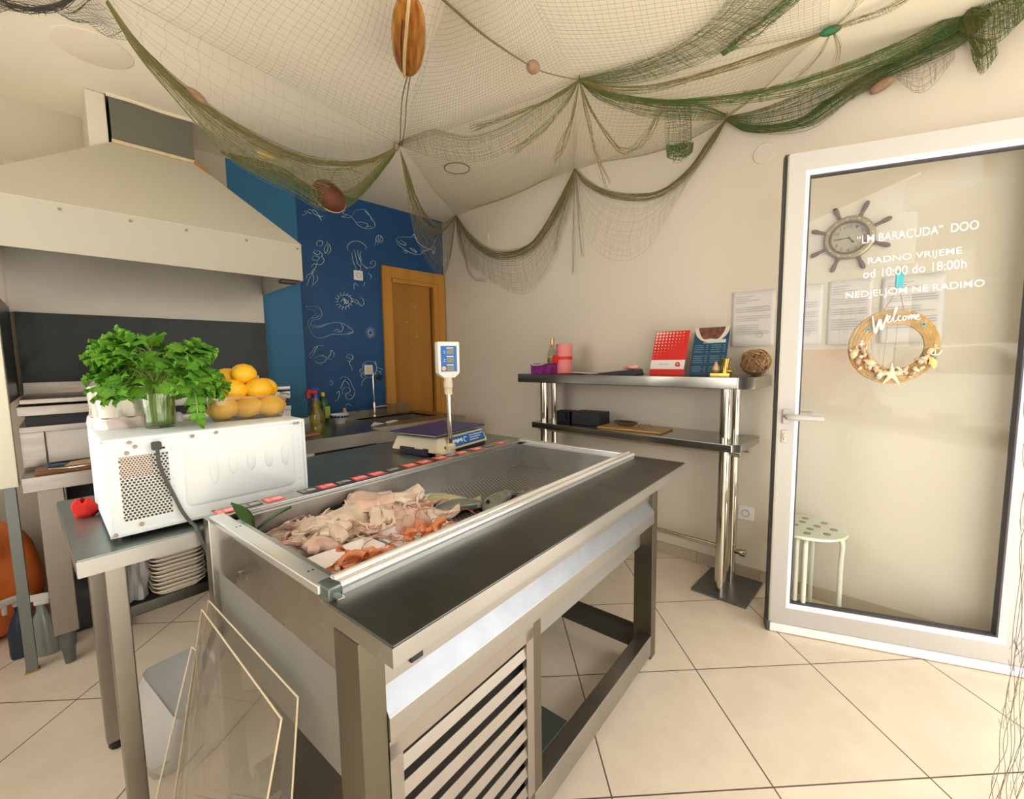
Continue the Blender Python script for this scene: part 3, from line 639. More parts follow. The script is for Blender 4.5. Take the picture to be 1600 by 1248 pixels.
# ================================================================== prep table behind the counter
ZB = .81
tb = thing('prep_table', 'stainless steel prep table carrying the microwave and the price scale', 'table', (-2.585, -2.005, 0), math.radians(3.1))
MB().box(-.015, 1.75, 0, .655, ZB-.004, ZB).build('table_top', mat('table_top_steel', (.33, .39, .36), .38, .9, noise=.2, nscale=8, rnoise=.08), tb)
MB().box(-.015, 1.75, -.002, .012, ZB-.042, ZB-.0035).box(-.017, -.003, 0, .655, ZB-.042, ZB-.0035).box(-.015, 1.75, .643, .657, ZB-.042, ZB-.0035).box(1.738, 1.752, 0, .655, ZB-.042, ZB-.0035).build('apron', STEELW, tb)
for x, y in ((.031, .060), (.027, .47), (1.66, .055), (1.66, .56)):
    lg = MB().box(x, x+.041, y, y+.045, .03, ZB-.03).build('leg', mat('leg_steel', (.36, .335, .30), .36, .95, noise=.08), tb, bev=.004)
    MB().lathe([(.018, 0), (.022, .008), (.02, .034)], 14, TR(x+.025, y+.025, 0)).build('foot', BLACK, lg, smooth=True)
ZS = .628
MB().box(.06, 1.69, .08, .60, ZS-.03, ZS).build('undershelf', STEELD, tb, bev=.003)
# stacks of foam trays on the undershelf
def foam_mesh():
    m = MB(); w, d = .060, .075
    def ringp(wx, dy, z, r=.02):
        out = []
        for cx, cy, a0 in ((wx-r, dy-r, 0), (-wx+r, dy-r, PI/2), (-wx+r, -dy+r, PI), (wx-r, -dy+r, 1.5*PI)):
            for q in range(4): a = a0+q*PI/6; out.append((cx+r*math.cos(a), cy+r*math.sin(a), z))
        return out
    rr = [ringp(w-.014, d-.014, 0), ringp(w, d, .016), ringp(w, d, .0185), ringp(w-.016, d-.016, .004)]
    vs = [p for q in rr for p in q]; n = 16; fs = [tuple(range(n-1, -1, -1)), tuple(range(3*n, 4*n))]
    for i in range(3):
        for j in range(n): fs.append((i*n+j, i*n+(j+1) % n, (i+1)*n+(j+1) % n, (i+1)*n+j))
    return m.add(vs, fs)
fp = foam_mesh().build('foam_tray', mat('foam_cream', (.74, .68, .60), .6), smooth=True); fp['category'] = 'food tray'; first = True
for (x, y, n_, lb, gr, rz) in ((-2.412, -1.85, 12, 'white foam tray in the tall stack under the microwave', 'middle foam tray stack', .06), (-2.282, -1.84, 12, 'white foam tray in the stack next to the fish counter', 'right foam tray stack', 0)):
    for k in range(n_):
        o = fp if first else dup(fp); first = False
        o.location = (x+rnd(-.002, .002), y+rnd(-.002, .002), ZS+.0005+k*.0108); o.rotation_euler = (0, 0, rz+rnd(-.02, .02)); o['label'] = lb; o['group'] = gr
bag = thing('tray_bag', 'cloudy plastic bag wrapped round foam trays on the undershelf, left end', 'bag', (-2.505, -1.845, ZS), 0)
def bgf(a, b):
    th = 2*PI*a; r = (.048+.006*math.sin(5*th+6*b)+.005*math.sin(9*th))*(1-.25*b**3); return Vector((r*math.cos(th)*.75, r*math.sin(th)*1.2, .002+b*.12))
MB().grid(bgf, 28, 10, True).build('film', mat('grey_bag', (.50, .51, .50), .3, noise=.15, nscale=15, bump=.2, bscale=30), bag, smooth=True)
# red cloth on the table corner
def rc(a, b):
    th = 2*PI*a; r = .042*(1+.25*math.sin(3*th+5*b))*(math.sin(PI*(.06+.94*b*.55)))**.5*(1-b*.6); return Vector((r*math.cos(th), r*math.sin(th)*.7, .001+.05*b+.008*math.sin(4*th)*b))
rcl = MB().grid(rc, 26, 9, True).build('dish_cloth', mat('red_cloth', (.62, .02, .015), .8, bump=.2), smooth=True); rcl.location = (-2.575, -1.62, ZB); tag(rcl, 'crumpled red cloth on the table beside the microwave', 'cloth')

# ================================================================== microwave, seen from the back
mw = thing('microwave_oven', 'white microwave oven turned with its back to the room', 'microwave', (-2.540, -1.945, ZB), math.radians(1.5))
MWW = mat('microwave_white', (.82, .90, .95), .38, noise=.03); MW, MD, MH = .475, .43, .262
MB().box(0, MW, .004, MD, .014, MH).build('casing', MWW, mw, bev=.006)
MB().box(.006, MW-.006, -.002, .006, .02, MH-.008).build('back_panel', mat('microwave_back', (.83, .91, .96), .42), mw, bev=.002)
fr = MB(); fr.box(0, MW, -.006, .006, MH-.012, MH-.002).box(0, MW, -.006, .006, .014, .024).box(0, .008, -.006, .006, .014, MH-.004).box(MW-.008, MW, -.006, .006, .014, MH-.004)
fr.build('folded_edge', MWW, mw, bev=.002)
def rrect(x0, x1, z0, z1, r, n=5):
    o = []
    for cx, cz, a0 in ((x1-r, z1-r, 0), (x0+r, z1-r, PI/2), (x0+r, z0+r, PI), (x1-r, z0+r, 1.5*PI)):
        for q in range(n): a = a0+q*PI/2/(n-1); o.append((cx+r*math.cos(a), cz+r*math.sin(a)))
    return o
def raised(x0, x1, z0, z1, r, y0, y1, ins):
    m = MB(); A = rrect(x0, x1, z0, z1, r); B = rrect(x0+ins, x1-ins, z0+ins, z1-ins, max(r-ins*.5, .003)); n = len(A)
    vs = [(p[0], y0, p[1]) for p in A]+[(p[0], y1, p[1]) for p in B]
    return m.add(vs, [tuple(range(n, 2*n))]+[(i, (i+1) % n, n+(i+1) % n, n+i) for i in range(n)])
raised(.155, .44, .052, .225, .018, -.002, -.009, .008).build('embossed_panel', mat('microwave_back', None), mw, smooth=True, angle=50)
e = MB()
for q in range(5): e.ball((.222+q*.047, -.0085, .15+(.0, .006, .004, .004, .006)[q]), .0125, .0045, (.048, .034, .028, .028, .034)[q], 16, 10)
e.build('embossed_ribs', mat('microwave_back', None), mw, smooth=True)
MB().box(.028, .125, -.0035, -.001, .05, .214).build('vent_grille', holes_material('microwave_vent', (.72, .74, .73), (.035, .03, .025), .0082, .36, .0, .45, rot=True), mw)
MB().box(.03, .09, -.0042, -.0034, .16, .212).build('fan_vent', holes_material('microwave_fan_vent', (.62, .52, .45), (.07, .055, .045), .0062, .34, .3, .4, rot=True), mw)
SCR = mat('screw_bronze', (.30, .22, .18), .35, .8)
for x, z in ((.062, .236), (.045, .222), (.01, .022), (.06, .036), (.052, .248), (.455, .25), (.445, .25), (.18, .246), (.235, .249)):
    MB().lathe([(.0048, 0), (.0042, .0025), (0, .003)], 12, TR(x, -.0055, z) @ RX(PI/2)).build('screw', SCR, mw, smooth=True)
MB().box(.112, .120, -.0045, -.001, .222, .227).box(.21, .217, -.0065, -.001, .026, .029).build('slot', BLACK, mw)
dm = MB()
for x, z in [(.133, .08+.02*i) for i in range(8)]+[(.16+.03*i, .238) for i in range(9)]+[(.455, .07+.025*i) for i in range(6)]: dm.lathe([(.0032, 0), (0, .0018)], 8, TR(x, -.002, z) @ RX(PI/2))
dm.build('dimple', MWW, mw)
for x, y in ((.03, .03), (.44, .03), (.03, .39), (.44, .39)): MB().lathe([(.014, 0), (.016, .015)], 14, TR(x, y, 0)).build('foot', BLACK, mw)
MB().box(.092, .112, -.022, -.001, .222, .243).build('cord_gland', RUBBER, mw, bev=.004)
mwi = mw.matrix_basis
mw_M = TR(-2.540, -1.945, ZB) @ RZ(math.radians(1.5))
mwv = mw_M.inverted()
cp = [(.102, -.02, .225), (.103, -.018, .19), (.112, -.014, .15), (.127, -.011, .10), (.142, -.012, .05), (.155, -.022, .02)]+[mwv @ Vector(p) for p in ((-2.378, -2.006, .822), (-2.370, -2.022, .790), (-2.362, -2.026, .755), (-2.348, -2.032, .705), (-2.335, -2.036, .64), (-2.325, -2.03, .50), (-2.32, -2.0, .35))]
MB().tube(smooth_line(cp, 5), .0042, 10).build('power_cord', mat('cord_grey', (.085, .09, .085), .45), mw, smooth=True)

# ------------------------------------------------------------------ on the microwave
ZM = ZB+MH+.0005
pk = thing('tray_pack', 'white plastic wrapped pack on a pale pink pack at the left of the microwave top', 'package', (-2.475, -1.645, ZM), .1)
FILM = mat('cling_film_white', (.80, .74, .66), .18, noise=.12, nscale=10, bump=.35, bscale=22, coat=.6)
def pkf(z0, z1, w, d, bul, seed):
    def fn(a, b):
        th = 2*PI*a; c, s = math.cos(th), math.sin(th); k = 5 if b < .7 else 4
        r = 1/((abs(c)**k+abs(s)**k)**(1/k)); top = (1-max(0, b-.75)*4*.999) if b > .75 else 1
        wob = 1+.035*math.sin(7*th+seed+5*b)+.02*math.sin(13*th-seed)
        return Vector((w*c*r*wob*top, d*s*r*wob*top, z0+(z1-z0)*min(1, b/.75)+bul*(1-top)+.003*math.sin(9*th)*(b > .3)))
    return MB().grid(fn, 48, 13, True)
pkf(.0, .032, .070, .105, .002, 1).build('lower_pack', mat('pale_pink_pack', (.80, .66, .63), .3, noise=.08, bump=.2, bscale=25), pk, smooth=True)
pkf(.032, .115, .066, .10, .018, 4).build('upper_pack', FILM, pk, smooth=True)
tag(MB().lathe([(.012, 0), (.012, .022), (.007, .03), (0, .031)], 16, TR(-2.352, -1.70, ZM)).build('bottle_cap', WHITE, smooth=True), 'small white cap on the microwave right of the glass of parsley', 'cap')
gc = Vector((-2.408, -1.80, ZM))
gl = thing('drinking_glass', 'glass tumbler of water holding the parsley bunch on the microwave', 'glass', gc)
MB().lathe([(.033, 0), (.0345, .004), (.040, .115), (.0385, .115), (.033, .006), (0, .005)], 32).build('tumbler', glass_mat('tumbler_glass', (.93, .97, .88), .02, 1.6), gl, smooth=True)
MB().lathe([(0, .0065), (.0325, .0065), (.0372, .085), (0, .085)], 28).build('water', glass_mat('green_water', (.72, .80, .42), .02, .8, .12, (.5, .6, .2), 1.33), gl, smooth=True)
par = thing('parsley_bunch', 'bushy bunch of flat green parsley standing in the glass tumbler', 'parsley', gc)
PG = mat('parsley_green', (.14, .34, .03), .7, spec=.2, color2=(.06, .20, .018), nscale=14, sss=.0); PS = mat('parsley_stem', (.28, .42, .08), .45)
st = MB(); lvs = MB(); rp = random.Random(5)
def leaflet(base, d, up, size):
    d = d.normalized(); n = d.cross(up); n = n.normalized() if n.length > 1e-4 else d.orthogonal().normalized(); u2 = n.cross(d)
    prof = [(0, .03), (.12, .22), (.2, .52), (.3, .36), (.4, .62), (.52, .40), (.62, .50), (.74, .26), (.85, .22), (1, 0)]
    left = [base+d*(a*size)+n*(w*size*.62)+u2*(-.12*size*w) for a, w in prof]; right = [base+d*(a*size)-n*(w*size*.62)+u2*(-.12*size*w) for a, w in prof]; mid = [base+d*(a*size)+u2*(.05*size*math.sin(PI*a)-.25*size*a*a) for a, w in prof]
    k = len(prof); vs = left+mid+right; fs = []
    for i in range(k-1): fs += [(i, i+1, k+i+1, k+i), (k+i, k+i+1, 2*k+i+1, 2*k+i)]
    lvs.add(vs, fs)
rt3 = Vector((RT[0], RT[1], 0)).normalized(); fw3 = Vector((FW[0], FW[1], 0)).normalized()
for k in range(58):
    a = rp.uniform(0, 2*PI); el = math.asin(rp.uniform(-.15, .95)); sh = rp.uniform(.72, 1.0)
    lat, dep, hz = .125*math.cos(el)*math.cos(a)*sh, .095*math.cos(el)*math.sin(a)*sh, .135+.118*math.sin(el)*sh
    tip = rt3*(lat+.008)+fw3*dep+Vector((0, 0, hz)); b0 = Vector((rp.uniform(-.022, .022), rp.uniform(-.022, .022), .012)); b1 = Vector((b0.x*.9+tip.x*.08, b0.y*.9+tip.y*.08, .115))
    path = smooth_line([b0, b1, b1.lerp(tip, .55)+Vector((0, 0, .030)), tip], 5); st.tube(path, [.0021-.0012*i/len(path) for i in range(len(path))], 5)
    out = Vector((tip.x, tip.y, .35*(hz-.15)/.1*.1+rp.uniform(-.04, .04))).normalized()
    for br in range(3):
        ang = (br-1)*1.0+rp.uniform(-.2, .2); bd = Matrix.Rotation(ang, 3, 'Z') @ out; bd.z += rp.uniform(-.45, .15); bd.normalize(); sl = rp.uniform(.014, .026); e0 = tip+bd*sl
        st.tube([tip, e0], .0009, 4)
        for lf_ in range(3):
            ld = Matrix.Rotation((lf_-1)*.95+rp.uniform(-.2, .2), 3, 'Z') @ bd; ld.z += rp.uniform(-.75, .05); leaflet(e0, ld, (Vector((tip.x, tip.y, max(.05, hz-.13))).normalized()+Vector((rp.uniform(-.6, .6), rp.uniform(-.6, .6), rp.uniform(-.2, .4)))).normalized(), rp.uniform(.042, .062))
# one long drooping stalk to the right
dp_ = [Vector((.02, -.01, .11)), rt3*.09+Vector((0, 0, .125)), rt3*.13-fw3*.03+Vector((0, 0, .085)), rt3*.145-fw3*.05+Vector((0, 0, .045))]
st.tube(smooth_line(dp_, 5), .0018, 5)
for q, p in enumerate(smooth_line(dp_, 2)[3:]):
    for s in (-1, 1): leaflet(p, rt3*(.95*s+.15)-fw3*.3+Vector((0, 0, -.45-.1*q)), -fw3+Vector((.3*s, 0, .2)), .040-.003*q)
leaflet(dp_[-1], rt3*.25+Vector((0, 0, -1)), -fw3, .045)
st.build('stems', PS, par, smooth=True); lvs.build('leaves', PG, par)
# lemons in a clear tub
lc = AZ(ZM, 398, 655); lc = Vector((lc.x+.0, lc.y+.085, ZM))
tub = thing('plastic_tub', 'clear plastic tub heaped with lemons on the right of the microwave top', 'tub', lc, math.radians(-6))
CLEAR = glass_mat('clear_plastic', (.93, .93, .90), .08, 1.8, .10, (.85, .82, .74))
def tubm(w, d, h, m, parent, taper=.86, r=.022):
    b = MB(); A = rrect(-w*taper, w*taper, -d*taper, d*taper, r); B = rrect(-w, w, -d, d, r); C = rrect(-w-.006, w+.006, -d-.006, d+.006, r); n = len(A)
    vs = [(p[0], p[1], 0) for p in A]+[(p[0], p[1], h) for p in B]+[(p[0], p[1], h) for p in C]+[(p[0], p[1], h-.006) for p in C]
    fs = [tuple(range(n-1, -1, -1))]
    for i in range(3):
        for j in range(n): fs.append((i*n+j, i*n+(j+1) % n, (i+1)*n+(j+1) % n, (i+1)*n+j))
    return b.add(vs, fs).build('tub_wall', m, parent, smooth=True, angle=40)
tubm(.112, .082, .075, CLEAR, tub)
LEM = mat('lemon_peel', (.86, .52, .02), .38, color2=(.80, .40, .01), nscale=8, bump=.12, bscale=160, sss=.05)
lpro = MB().lathe([(0, -.047), (.006, -.045), (.012, -.040), (.024, -.031), (.0325, -.016), (.035, 0), (.0325, .016), (.024, .031), (.013, .039), (.008, .044), (.004, .047), (0, .0475)], 20).build('lemon', LEM, smooth=True, angle=180)
lpro['category'] = 'lemon'
lem = [(-.066, -.035, .037, 'lower left front of the tub'), (.0, -.036, .037, 'lower middle front of the tub'), (.066, -.036, .037, 'lower right front of the tub'), (-.064, .034, .037, 'lower left back of the tub'), (.002, .035, .037, 'lower middle back of the tub'), (.066, .035, .037, 'lower right back of the tub'),
       (-.036, -.026, .093, 'second layer at the left front'), (.036, -.024, .094, 'second layer at the right front, pointing right'), (-.068, .02, .092, 'second layer at the far left'), (.0, .030, .094, 'second layer at the back'), (.064, .030, .092, 'second layer at the back right'), (.0, .0, .142, 'topmost of the heap'), (-.045, .022, .128, 'upper left of the heap')]
tm = TR(lc) @ RZ(math.radians(-6))
for i, (x, y, z, lb) in enumerate(lem):
    o = lpro if i == 0 else dup(lpro)
    o.location = tm @ Vector((x, y, z)); o.rotation_euler = (rnd(1.2, 1.9), rnd(-.25, .25), rnd(.6, 2.4)); tag(o, 'yellow orange lemon, '+lb, 'lemon', 'lemons in the tub')

# ================================================================== price scale
so = Vector((-1.455, -1.815, ZB)); sc_ = thing('price_scale', 'cream electronic price scale with a blue platter and raised display', 'scale', so, math.radians(12.5))
CREAM = mat('scale_cream', (.80, .72, .56), .4); NAVY = mat('platter_blue', (.02, .025, .17), .35); SBLUE = mat('scale_blue', (.02, .16, .55), .35)
w, d = .40, .30
MB().hexa([(.0, .0, .018), (w, 0, .018), (w, d, .018), (0, d, .018)], [(.025, .02, .085), (w-.025, .02, .085), (w-.025, d-.02, .085), (.025, d-.02, .085)]).build('housing', CREAM, sc_, bev=.01)
MB().box(.05, w-.02, .004, d-.02, .0, .045).box(-.002, .01, .06, .24, .0, .038).build('dark_base', mat('scale_dark', (.02, .02, .045), .45), sc_, bev=.008)
MB().box(-.0035, .003, .09, .14, .034, .045).build('level_window', WHITE, sc_, bev=.002)
MB().box(-.005, w-.02, .005, d, .097, .103).build('platter_tray', STEELW, sc_, bev=.003)
MB().box(-.004, w-.021, .006, d-.001, .103, .107).build('platter', NAVY, sc_, bev=.002)
for x in (.06, w-.08):
    for y in (.07, d-.08): MB().lathe([(.014, .084), (.014, .098)], 12, TR(x, y, 0)).build('platter_support', CREAM, sc_)
lp = MB().hexa([(.08, .0005, .036), (w-.03, .0005, .036), (w-.03, .008, .036), (.08, .008, .036)], [(.085, .0125, .077), (w-.035, .0125, .077), (w-.035, .02, .077), (.085, .02, .077)]).build('label_strip', SBLUE, sc_)
tq = math.atan2(.012, .041); TM_ = lambda x, z: TR(x, .0005+(z-.036)*.29-.0012, z) @ RX(-tq)
LBW = mat('label_white', (.85, .88, .92), .4)
lw = MB()
for q in range(7): lw.box(.105+q*.012, .114+q*.012, -.001, .0012, -.008+.003*(q % 3), .010-.002*(q % 2), TM_(0, .056))
lw.build('label_print', LBW, lp)
mk = MB().tube([TM_(.21, .056) @ Vector((.012*math.cos(a), -.0005, .012*math.sin(a))) for a in [i*.5+.7 for i in range(9)]], .0025, 6); mk.build('label_mark', LBW, lp)
sl_ = MB()
for q in range(3): sl_.box(.0, .11-.02*q, -.001, .0012, -.002, .002, TM_(.245, .068-.011*q))
sl_.build('label_lines', LBW, lp)
px_, py_ = .085, .012
MB().lathe([(.022, -.0), (.022, .03), (.026, .032), (.026, .05), (.019, .052), (.019, .058)], 20, TR(px_, py_-.012, .0)).build('pole_socket', CREAM, sc_, smooth=True)
MB().box(px_-.07, px_+.02, py_-.03, py_+.02, .004, .026).build('pole_bracket', CREAM, sc_, bev=.004)
MB().lathe([(.012, .05), (.012, .30)], 20, TR(px_, py_-.012, 0)).build('pole', CHROME, sc_, smooth=True)
hd = MB().lathe([(.018, .285), (.018, .315), (.021, .317), (.021, .345), (.018, .347), (.018, .37)], 20, TR(px_, py_-.012, 0)).build('display_neck', CREAM, sc_, smooth=True)
HW = .052
hx = MB().prism([(-HW+.025, 0), (HW-.025, 0), (HW, .022), (HW, .165), (-HW, .165), (-HW, .022)], -.028, .022, RX(PI/2)).build('display_case', WHITE, sc_, bev=.007)
hx.location = (px_, py_-.012, .36); hx.rotation_euler = (0, 0, math.radians(-32))
MB().box(-.038, .036, -.0245, -.0215, .03, .145).build('display_panel', SBLUE, hx)
lcd = mat('lcd_grey', (.25, .27, .21), .2)
for z in (.118, .080, .042):
    MB().box(-.012, .022, -.026, -.024, z-.010, z+.0125).build('lcd_window', lcd, hx)
MB().lathe([(.010, 0), (.010, .0015)], 18, TR(-.026, -.0245, .044) @ RX(PI/2)).build('round_sticker', mat('sticker_peach', (.8, .5, .3), .5), hx)
pr = MB()
for z in (.134, .096, .058): pr.box(-.012, .020, -.0252, -.0244, z, z+.004)
for z in (.121, .113, .083, .075): pr.box(-.026, -.018, -.0252, -.0244, z, z+.002)
pr.build('display_print', LBW, hx)
# ================================================================== sink counter along the blue wall
ZK = .795; YK = -.665; YL = -.80; XK0, XK1 = -1.665, -.335
sk = thing('sink_counter', 'stainless steel sink counter along the blue wall under the drawings', 'counter', (0, 0, 0))
sx0, sx1, sy0, sy1 = -1.02, -.47, -.47, -.12
DK = mat('sink_top_steel', (.34, .33, .29), .3, 1.0, noise=.2, nscale=6, rnoise=.08)
t = MB().box(XK0, XS-.001, YL, -STEP-.003, ZK-.012, ZK).box(XS-.001, -1.17, YL, -.003, ZK-.012, ZK).box(-1.17, sx0, YK, -.003, ZK-.012, ZK).box(sx1, XK1, YK, -.003, ZK-.012, ZK).box(sx0, sx1, YK, sy0, ZK-.012, ZK).box(sx0, sx1, sy1, -.003, ZK-.012, ZK)
t.build('counter_top', DK, sk)
MB().box(XK0, -1.17, YL-.004, YL+.006, ZK-.078, ZK+.001).box(-1.176, -1.168, YL, YK, ZK-.042, ZK+.001).build('front_edge', STEELW, sk, bev=.002)
MB().box(-1.168, XK1, YK-.004, YK+.012, ZK-.042, ZK+.001).box(XK1-.012, XK1+.004, YK, -.003, ZK-.042, ZK+.001).build('front_edge', STEELW, sk, bev=.004)
MB().box(-1.20, -1.172, YK-.002, YK+.03, ZK-.085, ZK-.078).box(-1.166, XK1-.10, YK+.004, YK+.02, ZK-.10, ZK-.042).build('under_bracket', STEEL, sk)
MB().box(XS+.002, -.67, -.018, -.0015, ZK, ZK+.05).box(XK0, XS, -STEP-.018, -STEP-.0015, ZK, ZK+.05).build('splash_strip', STEEL, sk, bev=.002)
b = MB(); zb_ = ZK-.15
b.box(sx0, sx1, sy0, sy1, zb_-.004, zb_).box(sx0-.004, sx0, sy0, sy1, zb_, ZK-.001).box(sx1, sx1+.004, sy0, sy1, zb_, ZK-.001).box(sx0, sx1, sy0-.004, sy0, zb_, ZK-.001).box(sx0, sx1, sy1, sy1+.004, zb_, ZK-.001)
b.build('sink_basin', STEELW, sk)
for x, y in ((XK0+.03, YL+.04), (XK1-.09, YK+.04), (XK0+.03, -.2), (XK1-.09, -.1)): MB().box(x, x+.05, y, y+.05, 0, ZK-.042).build('leg', STEEL, sk, bev=.003)
MB().box(-1.62, -1.21, YL+.08, -.12, .30, ZK-.03).build('cabinet_body', mat('under_sink_dark', (.03, .032, .035), .5), sk)
fc = thing('faucet', 'chrome faucet with black knobbed hose standing at the sink against the blue wall', 'faucet', (-.818, -.075, ZK))
MB().lathe([(.02, 0), (.018, .012), (.012, .02), (.012, .115), (.009, .12)], 16).build('faucet_body', CHROME, fc, smooth=True)
MB().tube([(0, 0, .075), (.045, -.03, .082), (.085, -.06, .083)], [.009, .008, .007], 10).build('spout', CHROME, fc, smooth=True)
MB().tube(smooth_line([(0, 0, .11), (.0, .0, .22), (.0, .0, .33), (.006, -.004, .365)], 4), .0055, 8).build('riser', CHROME, fc, smooth=True)
MB().lathe([(0, 0), (.026, .002), (.026, .016), (0, .018)], 20, TR(.035, -.03, .325) @ RX(PI/2)).build('black_knob', BLACK, fc, smooth=True)
# bottles and bowl on the sink counter
def place(px, py, z=ZK): P = AZ(z, px, py); return P
P = place(489, 668); ob = thing('spray_bottle', 'spray bottle with a red and blue trigger head at the left of the sink counter', 'bottle', (P.x, -.36, ZK))
MB().lathe([(.036, 0), (.038, .01), (.038, .13), (.018, .17), (.014, .20), (.014, .215)], 20).build('bottle_body', glass_mat('amber_oil', (.97, .88, .55), .05, 1.2, .12, (.8, .6, .2)), ob, smooth=True)
MB().box(-.014, .014, -.012, .02, .215, .245).box(-.045, .02, -.011, .012, .245, .272).box(-.055, -.03, -.008, .009, .212, .258).build('trigger_head', mat('trigger_red', (.62, .03, .05), .4), ob, bev=.004)
MB().box(-.018, .03, -.0115, .0125, .262, .285).build('trigger_cap', mat('trigger_blue', (.02, .08, .45), .4), ob, bev=.003)
P = place(497, 677); jg = thing('oil_jug', 'clear plastic bottle of yellow oil in front of the spray bottle', 'bottle', (P.x, P.y, ZK))
MB().lathe([(.040, 0), (.043, .01), (.043, .05), (.038, .06), (.043, .07), (.042, .115), (.030, .15), (.022, .165), (.028, .18), (.030, .195), (.018, .215), (.014, .222), (.014, .235), (0, .236)], 24).build('bottle_body', glass_mat('yellow_oil', (1.0, .95, .52), .03, 1.6, .12, (.9, .75, .2)), jg, smooth=True)
MB().lathe([(.016, .232), (.016, .252), (0, .253)], 16).build('cap', mat('trigger_blue', None), jg, smooth=True)
P = place(524, 662); sp_ = thing('detergent_bottle', 'green dish soap bottle with a yellow cap by the sink', 'bottle', (P.x-.01, -.075, ZK))
MB().lathe([(.034, 0), (.036, .01), (.035, .13), (.028, .165), (.014, .19), (.012, .20)], 20).build('bottle_body', mat('green_bottle', (.015, .12, .03), .2, coat=.5), sp_, smooth=True)
MB().lathe([(.014, .198), (.013, .222), (.006, .228), (0, .229)], 14).build('cap', mat('cap_yellow', (.80, .65, .02), .4), sp_, smooth=True)
MB().box(-.005, .036, -.038, -.024, .03, .12).build('bottle_label', mat('label_lime', (.45, .60, .10), .4), sp_, bev=.004)
P = place(541, 659); sb = thing('sauce_bottle', 'small bottle with an orange and white label behind the bowl', 'bottle', (P.x+.02, -.15, ZK))
MB().lathe([(.022, 0), (.023, .01), (.022, .06), (.010, .085), (.009, .10), (0, .101)], 16).build('bottle_body', mat('orange_white_bottle', (.75, .30, .08), .3, color2=(.8, .75, .65), nscale=30), sb, smooth=True)
P = place(527, 660); bw = thing('bowl', 'white bowl with a blue pattern band on the sink counter', 'bowl', (P.x, -.235, ZK))
MB().lathe([(.036, 0), (.036, .008), (.048, .03), (.066, .06), (.068, .068), (.065, .068), (.046, .034), (0, .012)], 32).build('bowl_body', WHITE, bw, smooth=True)
bd = MB()
for q in range(18):
    a = 2*PI*q/18; bd.box(-.0085, .0085, -.0012, .0012, -.008, .008, TR(.0638*math.cos(a), .0638*math.sin(a), .052) @ RZ(a+PI/2) @ RX(.52))
bd.build('pattern_band', mat('bowl_blue', (.02, .08, .38), .35), bw)
P = place(622, 640); tb2 = thing('plastic_tub', 'empty clear plastic tub standing at the back right of the sink', 'tub', (-.60, -.075, ZK)); tubm(.10, .055, .095, glass_mat('frosted_plastic', (.85, .83, .78), .15, 1.6, .28, (.6, .55, .48)), tb2, .8)
P = place(590, 664); tag(MB().add([(P.x-.065, P.y-.02, ZK+.001), (P.x+.075, P.y+.035, ZK+.001), (P.x+.02, P.y+.085, ZK+.012)], [(0, 1, 2)]).build('paper_napkin', mat('paper_white', (.82, .80, .76), .7), solid=.001), 'white folded napkin on the counter in front of the sink', 'napkin')
P = place(485, 678); cb = MB().box(-.09, .055, -.05, .045, 0, .014).build('cutting_board', wood_mat('board_red_wood', (.42, .17, .07), (.32, .11, .04), 4, (1, 8, 8)), bev=.003); cb.location = (P.x-.03, P.y-.04, ZK+.0005); tag(cb, 'small reddish wooden board at the left end of the sink counter', 'cutting board')
P = AZ(ZK+.02, 675, 664); tag(MB().box(-.05, .05, -.02, .02, 0, .012, TR(P.x-.03, -.52, ZK+.0005) @ RZ(.4)).build('sponge', mat('sponge_pale', (.78, .70, .55), .8), bev=.004), 'pale sponge on the sink counter front behind the scale', 'sponge')

# ================================================================== hood over the grill
hd_ = thing('extractor_hood', 'big cream metal extractor hood with a dark duct over the grill', 'hood', (0, 0, 0))
HC = mat('hood_cream', (.47, .445, .365), .5, noise=.03, nscale=2); HC2 = mat('hood_canopy', (.54, .51, .42), .5, noise=.03, nscale=2)
hx0, hx1, hy0, hy1 = -2.86, -1.605, -.80, -STEP-.004
zf0, zf1 = 1.712, 1.908
dx0, dx1, dy0, dy1, dz = -2.335, -2.01, -.45, -.13, 2.335
v = MB()
for (a, b_) in (((hx0, hy0), (hx1, hy0)), ((hx1, hy0), (hx1, hy1)), ((hx0, hy1), (hx0, hy0))):
    x0, y0 = a; x1, y1 = b_; n = Vector((y1-y0, -(x1-x0), 0)).normalized()*.004
    v.hexa([(x0, y0, zf0), (x1, y1, zf0), (x1-n.x, y1-n.y, zf0), (x0-n.x, y0-n.y, zf0)], [(x0, y0, zf1), (x1, y1, zf1), (x1-n.x, y1-n.y, zf1), (x0-n.x, y0-n.y, zf1)])
v.build('fascia', HC, hd_)
O4 = [(hx0, hy0), (hx1, hy0), (hx1, hy1), (hx0, hy1)]; I4 = [(dx0, dy0), (dx1, dy0), (dx1, dy1), (dx0, dy1)]
c = MB().add([(x, y, zf1) for x, y in O4]+[(x, y, dz) for x, y in I4], [(i, (i+1) % 4, 4+(i+1) % 4, 4+i) for i in range(4)])
c.build('canopy', HC2, hd_, solid=.004)
DUCT = mat('duct_grey', (.17, .17, .135), .5, .5, noise=.12, nscale=4)
dt = MB().add([(x, y, dz) for x, y in I4]+[(x, y, H-.002) for x, y in I4], [(i, (i+1) % 4, 4+(i+1) % 4, 4+i) for i in range(4)]).build('duct', DUCT, hd_, solid=.004)
MB().box(dx0-.004, dx1+.006, dy0-.012, dy0+.002, dz-.004, dz+.012).build('duct_flange', mat('flange_foam', (.70, .56, .36), .7, noise=.25, nscale=30), dt)
MB().tube(smooth_line([(dx0-.01, dy0-.004, H-.006), (dx0+.1, dy0-.006, H-.004), (dx0+.2, dy0-.003, H-.007), (dx1+.03, dy0-.006, H-.004)], 5), .009, 6).build('ceiling_seal', mat('seal_foam', (.78, .70, .52), .8, bump=.3), dt, smooth=True)
